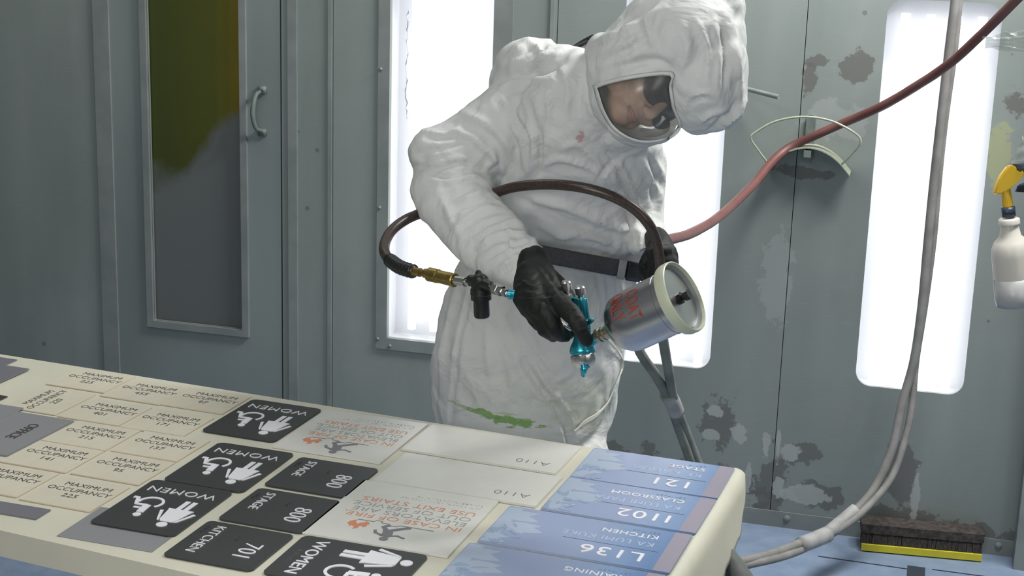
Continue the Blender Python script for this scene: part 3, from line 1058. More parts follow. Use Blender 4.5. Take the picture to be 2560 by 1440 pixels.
def women_sign(u, v, label, kind=0, tilt=0.0):
    if kind == 0:
        r = sign_root('women_restroom_sign', u, v, R180, label, group='charcoal restroom signs', tilt=tilt)
        w_, h_ = .152, .203
        slab('face', r, w_, h_, .003, M_SIGNBLK, .012)
        text_part('lettering', 'WOMEN', .029, T2(0, -.072, .0036), M_WHT, r, align='CENTER', spacing=1.08, sx=1.08, thin=-.0004)
        bm = newbm(); woman(bm, -.036, -.032, .108, .003, .0042); obj('woman_figure', bm, M_WHT, r, world=False)
        bm = newbm(); wheelchair(bm, .030, -.030, .082, .003, .0042); obj('wheelchair_figure', bm, M_WHT, r, world=False)
        return r
    r = sign_root('women_restroom_sign', u, v, RM90, label, group='charcoal restroom signs', tilt=tilt)
    slab('face', r, .152, .210, .003, M_SIGNBLK, .012)
    text_part('lettering', 'WOMEN', .030, T2(0, -.075, .0036), M_WHT, r, align='CENTER', spacing=1.05, sx=1.05)
    bm = newbm(); woman(bm, -.034, -.022, .116, .003, .0046); obj('woman_figure', bm, M_WHT, r, world=False)
    bm = newbm(); wheelchair(bm, .034, -.022, .088, .003, .0046); obj('wheelchair_figure', bm, M_WHT, r, world=False)
    bm = newbm(); braille(bm, -.02, -.084, 7, .0024, .003, .0037, 4); obj('braille', bm, M_SIGNDGRY, r, world=False)


women_sign(-.888, -.119, 'charcoal WOMEN restroom sign at the far edge of the table, beside fire notice')
women_sign(-.823, -.361, 'charcoal WOMEN restroom sign between the other two upside-down WOMEN signs', tilt=.02)
women_sign(-.832, -.567, 'charcoal WOMEN restroom sign overlapping a grey blank, left of the KITCHEN sign', tilt=.025)
women_sign(-.462, -.652, 'charcoal WOMEN sign turned sideways at the near edge, beside KITCHEN 701', 1, .03)


def room_sign(u, v, t1, t2, label):
    r = sign_root('room_number_sign', u, v, RM90, label, group='charcoal room number signs', tilt=.01)
    slab('face', r, .146, .152, .003, M_SIGNBLK, .010)
    text_part('lettering', t1, .025, T2(-.058, -.052, .0036), M_WHT, r, thin=-.0004, spacing=1.0)
    text_part('number', t2, .044, T2(-.020 if t2 == '800' else -.018, .022, .0036), M_WHT, r, thin=-.0006, sx=.92)
    bm = newbm(); braille(bm, -.03, .004, 3, .0022, .003, .0036, 2); obj('braille', bm, M_BLK, r, world=False)
    bm = newbm(); braille(bm, -.055, -.062, 5, .0022, .003, .0036, 5); obj('braille', bm, M_BLK, r, world=False)


room_sign(-.655, -.341, 'STAGE', '800', 'charcoal STAGE 800 sign, the farther one, touching the fire notice')
room_sign(-.652, -.502, 'STAGE', '800', 'charcoal STAGE 800 sign between the other STAGE sign and the KITCHEN sign')
room_sign(-.658, -.659, 'KITCHEN', '701', 'charcoal KITCHEN 701 sign near the front edge of the table')


def occupancy(u, v, num, label, rot=R0, w_=.140, h_=.122):
    r = sign_root('occupancy_sign', u, v, rot, label, group='cream maximum occupancy signs')
    slab('edge', r, w_ - .004, h_ - .004, .0016, M_CARDEDGE)
    slab('face', r, w_ - .005, h_ - .006, .0004, M_CARD, z=.0016)
    text_part('lettering', 'MAXIMUM', .0205, T2(.006, .024, .0021), M_TXTD, r, align='CENTER', spacing=1.0, sx=.95, ext=.0002)
    text_part('lettering', 'OCCUPANCY', .0205, T2(.002, .0015, .0021), M_TXTD, r, align='CENTER', spacing=1.0, sx=.95, ext=.0002)
    text_part('number', num, .0205, T2(.0, -.0215, .0021), M_TXTD, r, align='CENTER', sx=1.0, ext=.0002)


OC = [(-1.318, -.045, '225', R0, 'far left corner one'), (-1.180, -.063, '455', R0, 'far row, middle'), (-1.044, -.060, '97', R0, 'far row, beside the farthest WOMEN sign'),
      (-1.317, -.187, '220', RP90, 'turned sideways'), (-1.184, -.200, '401', R0, 'second row'), (-1.046, -.203, '171', R0, 'second row, right'),
      (-1.133, -.322, '215', R0, 'right of the grey OFFICE sign'), (-.989, -.318, '137', R0, 'beside the middle WOMEN sign'), (-1.133, -.442, '141', R0, 'nearer than OFFICE sign'),
      (-.989, -.440, '95', R0, 'beside the nearest upside-down WOMEN sign'), (-1.141, -.566, '189', R0, 'cut by the left edge of the photo'), (-.997, -.572, '225', R0, 'nearest of them, beside the WOMEN sign')]
for u, v, num, rot, where in OC:
    if num == '189':
        lab = 'cream maximum occupancy sign cut off by the left edge, nearest row'
        r = sign_root('occupancy_sign', u, v, rot, lab, group='cream maximum occupancy signs')
        slab('edge', r, .136, .120, .0016, M_CARDEDGE); slab('face', r, .135, .118, .0004, M_CARD, z=.0016)
        text_part('lettering', 'MAXIMUM', .0205, T2(.006, .024, .0021), M_TXTD, r, align='CENTER', spacing=1.0, sx=.95, ext=.0002)
        text_part('lettering', 'OCCUPANCY', .0205, T2(.002, .0015, .0021), M_TXTD, r, align='CENTER', spacing=1.0, sx=.95, ext=.0002)
    else:
        occupancy(u, v, num, 'cream MAXIMUM OCCUPANCY %s sign, %s' % (num, where), rot)


def fire(u, v, label, w_, h_, tilt):
    r = sign_root('fire_notice', u, v, R180, label, group='white fire notices', tilt=tilt)
    slab('face', r, w_, h_, .003, M_SIGNWHT)
    z = .0032
    x = -w_ / 2 + .014
    sx = (w_ - .03) / .19
    for k, (s, mt) in enumerate((('IN CASE OF FIRE,', M_TXTO), ('ELEVATORS ARE', M_TXTG), ('OUT OF SERVICE.', M_TXTG), ('USE EXIT STAIRS.', M_TXTO))):
        text_part('lettering', s, .0235, T2(x, .012 - k * .0225, z), mt, r, sx=sx * (1.03, 1.03, 1.02, 1.03)[k], thin=-.0003, ext=.0002)
    bm = newbm()
    for k in range(2):
        braille(bm, x + .002, -.072 - k * .012, 22 - 4 * k, .0022, .003, .0034, k)
    obj('braille', bm, M_TXTG, r, world=False)
    bm = newbm()
    yb = .040
    stroke2d(bm, [(-w_ / 2 + .055, yb), (-.012, yb), (-.012, yb - .0), (-.006, yb + .006), (.008, yb + .006), (.008, yb + .0005), (.022, yb + .0005), (.022, yb - .006), (.034, yb - .006), (.034, yb + .0), (.062, yb + .0)], .0022, z - .0002, z + .0001)
    obj('stair_line', bm, M_FIGG, r, world=False)
    bm = newbm()
    q = lambda pts, ox=0.0: [(ox + a, yb + b) for a, b in pts]
    prism(bm, q(circ(-.006, .058, .0075, 14)), z - .0002, z + 0.00024)
    stroke2d(bm, q([(-.004, .050), (-.004, .036), (.0, .024)]), .017, z - .0002, z + 0.00028)
    stroke2d(bm, q([(-.002, .026), (-.016, .014), (-.030, .002)]), .0085, z - .0002, z + 0.00032)
    stroke2d(bm, q([(.002, .026), (.012, .014), (.004, .004)]), .0085, z - .0002, z + 0.00036)
    stroke2d(bm, q([(-.008, .046), (-.022, .040), (-.036, .046)]), .0045, z - .0002, z + 0.00040)
    stroke2d(bm, q([(.002, .046), (.016, .040), (.020, .030)]), .0055, z - .0002, z + 0.00044)
    obj('running_figure', bm, M_FIGG, r, world=False)
    bm = newbm()
    prism(bm, q([(.046, .003), (.041, .006), (.037, .012), (.040, .017), (.038, .023), (.044, .028), (.046, .022), (.050, .026), (.049, .034), (.056, .040), (.056, .031), (.062, .027), (.066, .031), (.068, .024), (.073, .021), (.071, .012), (.066, .005), (.061, .002), (.063, .009), (.059, .014), (.056, .019), (.053, .013), (.048, .010)]), z - .0002, z + .0002)
    obj('flame', bm, M_TXTO, r, world=False)


fire(-.698, -.127, 'white IN CASE OF FIRE notice at the far edge, right of a WOMEN sign', .212, .228, .01)
fire(-.457, -.446, 'white IN CASE OF FIRE notice beside the nearer A110 sign', .246, .246, .02)


def a110(u, v, label, w_, tilt, leftcut=0):
    r = sign_root('room_sign', u, v, R180, label, group='blank white A110 signs', tilt=tilt)
    slab('face', r, w_, .146, .004, M_SIGNWHT)
    text_part('lettering', 'A110', .026, T2(-w_ / 2 + .022, .030, .0041), M_TXTD, r, sx=1.15, thin=-.0007, ext=.0002)


a110(-.436, -.088, 'white sign reading A110 at the far edge of the table', .296, -.01)
a110(-.420, -.247, 'white sign reading A110 in front of the other one, above the fire notice', .296, .0)


def petal(cx, cy, L_, wd, a, n=8):
    out = []
    for k in range(n + 1):
        s = k / n
        out.append((s * L_, wd * math.sin(math.pi * s ** .8) * .5))
    for k in range(n - 1, 0, -1):
        s = k / n
        out.append((s * L_, -wd * math.sin(math.pi * s ** .8) * .5))
    return [(cx + x * math.cos(a) - y * math.sin(a), cy + x * math.sin(a) + y * math.cos(a)) for x, y in out]


def blue_sign(u, v, label, big, mid, small, w_, tilt, midx=0.0, cut=False):
    # the sign's own left is the mauve band end (table right)
    r = sign_root('classroom_sign', u, v, R180, label, group='blue classroom signs', tilt=tilt)
    h_ = .156
    m = slab('face', r, w_, h_, .004, M_BLUE, .004)
    # shift print so that the object-space gradient runs over the sign
    me = m.data
    L0 = -w_ / 2
    bm = newbm(); prism(bm, [(L0, -h_ / 2), (L0 + .027, -h_ / 2), (L0 + .027, h_ / 2), (L0, h_ / 2)], .004, .0042); obj('end_band', bm, M_BAND, r, world=False)
    z = .0045
    if big: text_part('number', big, .045, T2(L0 + .048, .026, z), M_WHT, r, sx=1.12, thin=.0002, spacing=1.08)
    if mid: text_part('faint_lettering', mid, .023, T2(L0 + .046, -.020, .0042), M_BLUELT, r, sx=1.05 if len(mid) < 10 else .92, ext=.0001, thin=.0, spacing=1.1)
    if small: text_part('lettering', small, .0195, T2(L0 + .046, -.049, z), M_WHT, r, sx=1.08, thin=.0, spacing=1.08)
    bm = newbm(); stroke2d(bm, [(L0 + .034, .010), (L0 + .19, .010)], .0012, .004, .0043); obj('rule_line', bm, M_LINE, r, world=False)
    bm = newbm(); braille(bm, L0 + .05, -.058, max(3, len(small or 'xxxx')), .0022, .004, .0047, 3); obj('braille', bm, M_BRAILLE, r, world=False)
    # leafy print at the other end, a fan of pointed petals in two tones
    R_ = w_ / 2
    rnd = random.Random(int(abs(u * 1000) + abs(v * 1000)))
    bm = newbm()
    def clip(pl):
        return [(min(max(x, -R_), R_ - .001), min(max(y, -h_ / 2 + .001), h_ / 2 - .001)) for x, y in pl]
    for zi, (cx, cy, L_, wd, a) in enumerate(((R_, -.045, .070, .030, 2.9), (R_, -.040, .062, .026, 3.5), (R_ - .01, .0, .078, .034, 3.0), (R_ - .01, .005, .070, .030, 3.4), (R_ - .01, -.01, .060, .028, 2.5), (R_, .045, .05, .026, 3.2), (R_, .050, .045, .024, 2.7))):
        prism(bm, clip(petal(cx, cy, L_, wd, a)), .0041, .00415 + zi * .00004)
    prism(bm, [(R_ - .026, -h_ / 2 + .004), (R_ - .002, -h_ / 2 + .004), (R_ - .002, h_ / 2 - .004), (R_ - .020, h_ / 2 - .004)], .0041, .00412)
    obj('leaf_print', bm, M_LEAF, r, world=False)
    bm = newbm()
    for k in range(16):
        cx, cy = R_ - rnd.uniform(.0, .045), rnd.uniform(.0, .072)
        prism(bm, clip(petal(cx, cy, rnd.uniform(.012, .03), rnd.uniform(.006, .012), rnd.uniform(0, 6.28))), .0042, .00445 + k * .00001)
    obj('small_leaf_print', bm, M_LEAF2, r, world=False)
    return r


blue_sign(-.131, -.086, 'blue sign reading 121 KE KAHUA STAGE in the far right corner', '121', 'KE KAHUA', 'STAGE', .262, .012)
blue_sign(-.130, -.247, 'blue sign reading I102 KA LUMI PAPA CLASSROOM', 'I102', 'KA LUMI PAPA', 'CLASSROOM', .262, .0)
blue_sign(-.156, -.413, 'blue sign reading L136 KA LUMI KUKE KITCHEN', 'L136', 'KA LUMI KUKE', 'KITCHEN', .310, .006)
blue_sign(-.160, -.580, 'blue sign reading TRAINING cut off by the bottom edge', None, None, 'TRAINING', .316, .01)

# grey and dark blanks at the left
def blank(u0, u1, v0, v1, label, mat=M_SIGNDGRY, th=.002, tilt=0.0, zz=0.0):
    r = sign_root('blank_sign', (u0 + u1) / 2, (v0 + v1) / 2, R0, label, group='grey blank signs', tilt=tilt)
    slab('face', r, abs(u1 - u0), abs(v1 - v0), th, mat)
    r.location.z += zz
    return r


blank(-1.80, -1.535, -.085, .008, 'grey blank sign in the far left corner of the table')
blank(-1.70, -1.470, -.140, -.040, 'dark grey blank sign just in front of the farthest left blank', zz=.0022)
blank(-1.62, -1.405, -.262, -.200, 'small dark green blank sign at the left edge, left of occupancy 220', M_SIGNBLK)
r = blank(-1.62, -1.300, -.36, -.285, 'grey sign with black mark at the left edge above OFFICE', M_SIGNGRY)
r.location = Tw(-1.49, -.262 - .03, .0030); r.rotation_euler.z = TA + .02
bm = newbm(); prism(bm, [(.06, .0), (.12, .005), (.12, -.02), (.09, -.02), (.085, -.008), (.06, -.015)], .002, .0024); obj('black_mark', bm, M_TXTD, r, world=False)
r = sign_root('office_sign', -1.300, -.372, RM90, 'grey OFFICE sign turned sideways at the left edge', group='grey blank signs', tilt=0)
slab('face', r, .203, .19, .003, M_SIGNGRY)
text_part('lettering', 'OFFICE', .030, T2(-.055, .035, .0034), M_TXTD, r, sx=.85)
blank(-1.25, -.990, -.694, -.652, 'grey blank strip at the near left edge of the table', tilt=.03)
blank(-.925, -.757, -.728, -.600, 'mauve grey blank lying under the nearest upside-down WOMEN sign', M_SIGNGRY, .0003, .03)

# ------------------------------------------------------------------ the worker
person = empty('person', (P(1320, 900, 3.12).x, 3.12, 0), 0, 'person in white hooded coverall leaning over the table, spraying with a teal gun', 'person')


def loft(bm, secs, seg=40, n=5):
    """secs: (px, py, Y, half width px, tilt deg in the picture plane, half depth m) -> closed lofted body"""
    ss = spline([tuple(map(float, s)) for s in secs], n)
    rings = []
    for px, py, Y, hw, an, b in ss:
        c = P(px, py, Y)
        k = mpp(c)
        a = math.radians(an)
        e1 = (RT * math.cos(a) + UP * math.sin(a)) * hw * k
        e2 = FW * b
        rings.append([bm.verts.new(c + e1 * math.cos(2 * math.pi * i / seg) + e2 * math.sin(2 * math.pi * i / seg)) for i in range(seg)])
    for i in range(len(rings) - 1):
        for k in range(seg):
            bm.faces.new((rings[i][k], rings[i][(k + 1) % seg], rings[i + 1][(k + 1) % seg], rings[i + 1][k]))
    bm.faces.new(rings[0][::-1])
    bm.faces.new(rings[-1])


def blobE(bm, px, py, Y, rx, ry, rz, an=0):
    """ellipsoid: radii in px across / px up (turned by an), rz metres in depth"""
    c = P(px, py, Y)
    k = mpp(c)
    a = math.radians(an)
    ellipsoid(bm, c, ((RT * math.cos(a) + UP * math.sin(a)) * rx * k, (UP * math.cos(a) - RT * math.sin(a)) * ry * k, FW * rz), 28, 18)


def chain(bm, pts, n=5, seg=20):
    """rounded limb through (px, py, Y, radius px)"""
    ss = spline([tuple(map(float, p)) for p in pts], n)
    ws = [P(a, b, c) for a, b, c, r in ss]
    rs = [max(r, 1) * mpp(w_) for w_, (a, b, c, r) in zip(ws, ss)]
    tube(bm, ws, rs, seg)
    for i in (0, -1):
        ellipsoid(bm, ws[i], (Vector((rs[i], 0, 0)), Vector((0, rs[i], 0)), Vector((0, 0, rs[i]))), 18, 12)


def fuse(bm, voxel, smooth=6, fac=.5):
    """merge overlapping closed shapes into one continuous surface"""
    bmesh.ops.recalc_face_normals(bm, faces=bm.faces)
    me = bpy.data.meshes.new('tmp')
    bm.to_mesh(me); bm.free()
    o = bpy.data.objects.new('tmp', me)
    C.objects.link(o)
    r = o.modifiers.new('r', 'REMESH'); r.mode = 'VOXEL'; r.voxel_size = voxel; r.adaptivity = 0
    if smooth:
        s = o.modifiers.new('s', 'SMOOTH'); s.factor = fac; s.iterations = smooth
    return bake(o)


def proj(V):
    """numpy (n,3) world -> px, py, depth"""
    d = V - np.array(CAM)
    z = d @ np.array(FW)
    return 1280 + F * (d @ np.array(RT)) / z, 720 - F * (d @ np.array(UP)) / z, z


def vn(me):
    n = len(me.vertices)
    co = np.empty(n * 3); me.vertices.foreach_get('co', co)
    no = np.empty(n * 3)
    me.vertex_normals.foreach_get('vector', no)
    return co.reshape(-1, 3), no.reshape(-1, 3)


def smoothstep(x):
    x = np.clip(x, 0, 1)
    return x * x * (3 - 2 * x)


def sculpt(me, folds, front=True, amp=.006, scale=9, seed=0.0, soft=1):
    """cloth folds: each fold is (points px, half width px, height mm); crumple noise everywhere"""
    co, no = vn(me)
    px, py, z = proj(co)
    facing = -(no @ np.array(FW))
    wgt = smoothstep((facing + .25) / .5)
    disp = np.zeros(len(co))
    for pts, wd, mm in folds:
        pp = np.array(spline(pts, 4)) if len(pts) > 2 else np.array(pts, float)
        best = np.full(len(co), 1e9)
        bt = np.zeros(len(co))
        m = len(pp) - 1
        lo = pp.min(0) - wd * 4; hi = pp.max(0) + wd * 4
        idx = np.where((px > lo[0]) & (px < hi[0]) & (py > lo[1]) & (py < hi[1]) & (wgt > 0))[0]
        if not len(idx): continue
        qx, qy = px[idx], py[idx]
        bd = np.full(len(idx), 1e9); sg = np.zeros(len(idx)); tt = np.zeros(len(idx))
        for i in range(m):
            a, b = pp[i], pp[i + 1]
            d = b - a; L2 = d @ d + 1e-9
            t = np.clip(((qx - a[0]) * d[0] + (qy - a[1]) * d[1]) / L2, 0, 1)
            ex, ey = qx - a[0] - t * d[0], qy - a[1] - t * d[1]
            dist = np.hypot(ex, ey)
            s = np.sign(d[0] * ey - d[1] * ex)
            k = dist < bd
            bd[k] = dist[k]; sg[k] = s[k]; tt[k] = (i + t[k]) / m
        u = bd * sg / wd
        taper = np.sin(np.pi * np.clip(tt, .04, .96)) ** .6
        u = u / .8
        prof = 1.45 * (np.exp(-np.abs(u) ** 1.5 * 1.1) - .5 * np.exp(-(u - 1.6) ** 2) - .25 * np.exp(-(u + 1.9) ** 2))
        disp[idx] += prof * taper * mm * .001 * wgt[idx]
    nz = np.empty(len(co))
    for i, (x, y, zz) in enumerate(co):
        p = Vector((x * scale + seed, y * scale, zz * scale * .75))
        q = p + Vector((noise.noise(p * .7), noise.noise(p * .7 + Vector((5, 1, 2))), noise.noise(p * .7 + Vector((9, 4, 3))))) * .9
        a = 1 - abs(noise.noise(q)) * 2.2
        b = 1 - abs(noise.noise(q * 2.3 + Vector((3, 3, 3)))) * 2.2
        nz[i] = a * .7 + b * .35
    disp += (nz - .45) * amp
    co2 = co + no * disp[:, None]
    me.vertices.foreach_set('co', co2.ravel())
    me.update()
    ot = bpy.data.objects.new('tmp', me)
    C.objects.link(ot)
    sm = ot.modifiers.new('s', 'SMOOTH'); sm.factor = .5; sm.iterations = soft
    return bake(ot)


# body under the clothes (one continuous figure); head frame first
EYE = P(1662, 258, 2.83)
HS = .88
hU = (RT * .90 + UP * .34 - FW * .02)
hU.normalize()
hL = (RT * .30 - UP * .70 + FW * .64)
hL = (hL - hU * hL.dot(hU)).normalized()
hN = hU.cross(hL).normalized()
if hN.dot(-FW) < 0: hN = -hN
HC = EYE - hN * .085 * HS


def hp(l, u, n):
    """head coordinates: l towards his left, u up, n out of the face; origin mid skull at eye height"""
    return HC + (hL * l + hU * u + hN * n) * HS


def hE(bm, l, u, n, a, b, c):
    ellipsoid(bm, hp(l, u, n), (hL * a * HS, hU * b * HS, hN * c * HS), 26, 18)


bm = newbm()
hE(bm, 0, .030, -.012, .074, .088, .094)      # cranium
hE(bm, 0, -.035, .022, .060, .070, .062)      # face
hE(bm, 0, -.085, .045, .036, .030, .038)      # jaw
hE(bm, 0, -.102, .062, .018, .014, .017)      # chin
for s in (-1, 1):
    hE(bm, s * .040, -.032, .052, .024, .026, .022)   # cheeks
    hE(bm, s * .030, .022, .068, .028, .008, .014)    # brow
    hE(bm, s * .048, -.070, .020, .020, .028, .034)   # jaw corner
    hE(bm, s * .0115, -.043, .094, .0085, .0075, .009)  # nostril wings
    ellipsoid(bm, hp(s * .076, -.012, -.004), (hL * .007 + hN * .003, hU * .031, hN * .019), 16, 12)  # ear
tube(bm, [hp(0, .012, .078), hp(0, -.012, .090), hp(0, -.032, .103), hp(0, -.043, .106)], [.008, .009, .0105, .0095], 14)
hE(bm, 0, -.041, .102, .0115, .0095, .011)
hE(bm, 0, -.066, .080, .021, .0055, .009)     # upper lip mass
hE(bm, 0, -.077, .077, .018, .006, .009)      # lower lip mass
chainpts = [(1520, 215, 2.93, 74), (1470, 200, 3.0, 80)]
tube(bm, [hp(0, -.05, -.03), P(1530, 235, 2.96), P(1440, 300, 3.02)], [.050, .048, .055], 20)
# torso, arms, legs
loft(bm, [(1425, 320, 3.02, 125, 25, .085), (1450, 420, 3.03, 150, 10, .11), (1420, 600, 3.09, 165, 0, .115), (1350, 800, 3.12, 175, -3, .12), (1320, 920, 3.12, 180, 0, .125), (1320, 1000, 3.12, 170, 0, .12)])
chain(bm, [(1320, 300, 3.01, 48), (1200, 370, 2.98, 44), (1105, 440, 2.93, 38), (1185, 550, 2.81, 36), (1300, 655, 2.62, 28), (1345, 705, 2.53, 28)])
chain(bm, [(1570, 390, 3.10, 50), (1598, 480, 3.12, 42), (1600, 560, 3.08, 26), (1646, 645, 2.98, 20)])
chain(bm, [(1250, 960, 3.14, 88), (1235, 1150, 3.13, 82), (1225, 1400, 3.14, 62), (1220, 1700, 3.2, 50), (1215, 1990, 3.26, 40)])
chain(bm, [(1400, 960, 3.12, 88), (1415, 1150, 3.10, 82), (1420, 1400, 3.10, 62), (1425, 1700, 3.14, 50), (1430, 2030, 3.16, 40)])
me = fuse(bm, .0042, 5)
body = obj('body', me, M_SKIN, person, True)
# features of the face
bm = newbm()
tube(bm, [hp(-.022, -.0705, .0785), hp(-.012, -.0690, .0862), hp(0, -.0700, .0885), hp(.012, -.0690, .0862), hp(.022, -.0705, .0785)], [.0012, .0034, .0036, .0034, .0012], 10)
tube(bm, [hp(-.021, -.0722, .0782), hp(-.010, -.0755, .0855), hp(0, -.0765, .0870), hp(.010, -.0755, .0855), hp(.021, -.0722, .0782)], [.0012, .0038, .0044, .0038, .0012], 10)
obj('lips', bm, M_LIP, person, True)
bm = newbm()
for s in (-1, 1):
    tube(bm, [hp(s * .012, .020, .0835), hp(s * .028, .027, .080), hp(s * .046, .022, .066)], [.002, .003, .0015], 8)
obj('eyebrows', bm, M_HAIR, person, True)
for s in (-1, 1):
    bm = newbm(); hE(bm, s * .032, 0, .066, .0125, .0125, .0125)
    obj('eye', bm, M_('eye_white', (.5, .48, .45), .3) if s < 0 else bpy.data.materials['eye_white'], person, True)
bm = newbm()
hE(bm, 0, .050, -.026, .080, .080, .090)
obj('hair', fuse(bm, .006, 3), M_HAIR, person, True)
# dark glasses
bm = newbm()
for s in (-1, 1):
    c = [hp(s * .036 + .034 * math.cos(a) * (1 - .06 * math.sin(a)), -.004 + .030 * math.sin(a), .092 - 9.0 * (.034 * 0 + (.031 * math.cos(a) * s + .034) ** 2) * .6) for a in [2 * math.pi * k / 24 for k in range(24)]]
    A_ = [bm.verts.new(p) for p in c]; B_ = [bm.verts.new(p - hN * .002) for p in c]
    bm.faces.new(A_); bm.faces.new(B_[::-1])
    for k in range(24):
        bm.faces.new((A_[k], A_[(k + 1) % 24], B_[(k + 1) % 24], B_[k]))
M_LENS = M_('dark_lens', (.02, .022, .024), .12, 0, .6, Alpha=.72)
glasses = obj('glasses', bm, M_LENS, person)
bm = newbm()
for s in (-1, 1):
    c = [hp(s * .036 + .0348 * math.cos(a) * (1 - .06 * math.sin(a)), -.004 + .0308 * math.sin(a), .0915 - 5.4 * ((.031 * math.cos(a) * s + .034) ** 2)) for a in [2 * math.pi * k / 24 for k in range(25)]]
    tube(bm, c, .0012, 6, False)
    tube(bm, [hp(s * .064, .006, .070), hp(s * .078, .004, .040), hp(s * .082, .0, -.005), hp(s * .080, -.014, -.02)], [.002, .0022, .002, .0015], 8)
tube(bm, [hp(-.006, .004, .092), hp(0, .007, .095), hp(.006, .004, .092)], .0013, 6)
obj('glasses_frame', bm, M_BLK, person, True)

# ---- coverall
bm = newbm()
loft(bm, [(1345, 1330, 3.12, 215, 0, .16), (1330, 1200, 3.12, 220, 0, .16), (1303, 1110, 3.12, 213, 0, .158), (1312, 1000, 3.12, 232, 0, .158), (1318, 900, 3.12, 240, 0, .155), (1338, 790, 3.12, 238, -3, .145),
          (1362, 700, 3.11, 228, -4, .135), (1385, 640, 3.10, 225, -4, .13), (1408, 590, 3.09, 224, -2, .14), (1425, 510, 3.06, 215, 3, .145), (1450, 430, 3.03, 208, 10, .145), (1460, 350, 3.0, 188, 18, .14),
          (1440, 280, 2.99, 175, 25, .13), (1420, 220, 2.98, 150, 28, .11), (1420, 180, 2.99, 110, 20, .09)])
# legs down to the shoes
chain(bm, [(1235, 1150, 3.14, 125), (1225, 1400, 3.15, 112), (1222, 1700, 3.2, 95), (1218, 1930, 3.26, 84)], 5, 28)
chain(bm, [(1412, 1150, 3.10, 112), (1425, 1400, 3.10, 108), (1428, 1700, 3.14, 95), (1432, 1960, 3.16, 84)], 5, 28)
# bunched hood and collar at the back of the neck
blobE(bm, 1330, 175, 3.05, 97, 82, .10, -8)
blobE(bm, 1295, 225, 3.05, 72, 90, .09, 20)
blobE(bm, 1400, 175, 3.03, 92, 62, .10, -10)
blobE(bm, 1440, 210, 3.0, 60, 90, .11, 0)
blobE(bm, 1490, 270, 2.95, 80, 95, .10, 10)
blobE(bm, 1550, 350, 2.96, 75, 45, .09, 0)
# right upper arm and sleeve
loft(bm, [(1350, 285, 3.01, 128, 118, .085), (1290, 312, 2.99, 120, 122, .085), (1225, 350, 2.97, 104, 125, .08), (1165, 383, 2.95, 100, 125, .08), (1112, 405, 2.93, 96, 130, .078), (1085, 425, 2.92, 74, 120, .07)], 32)
blobE(bm, 1072, 378, 2.93, 48, 62, .065, -25)
loft(bm, [(1090, 385, 2.94, 66, 30, .065), (1112, 430, 2.92, 96, 22, .075), (1140, 500, 2.87, 100, 20, .076), (1190, 565, 2.79, 96, 28, .070), (1238, 612, 2.72, 88, 38, .062), (1285, 650, 2.64, 76, 47, .053), (1328, 672, 2.585, 60, 58, .041)], 32)
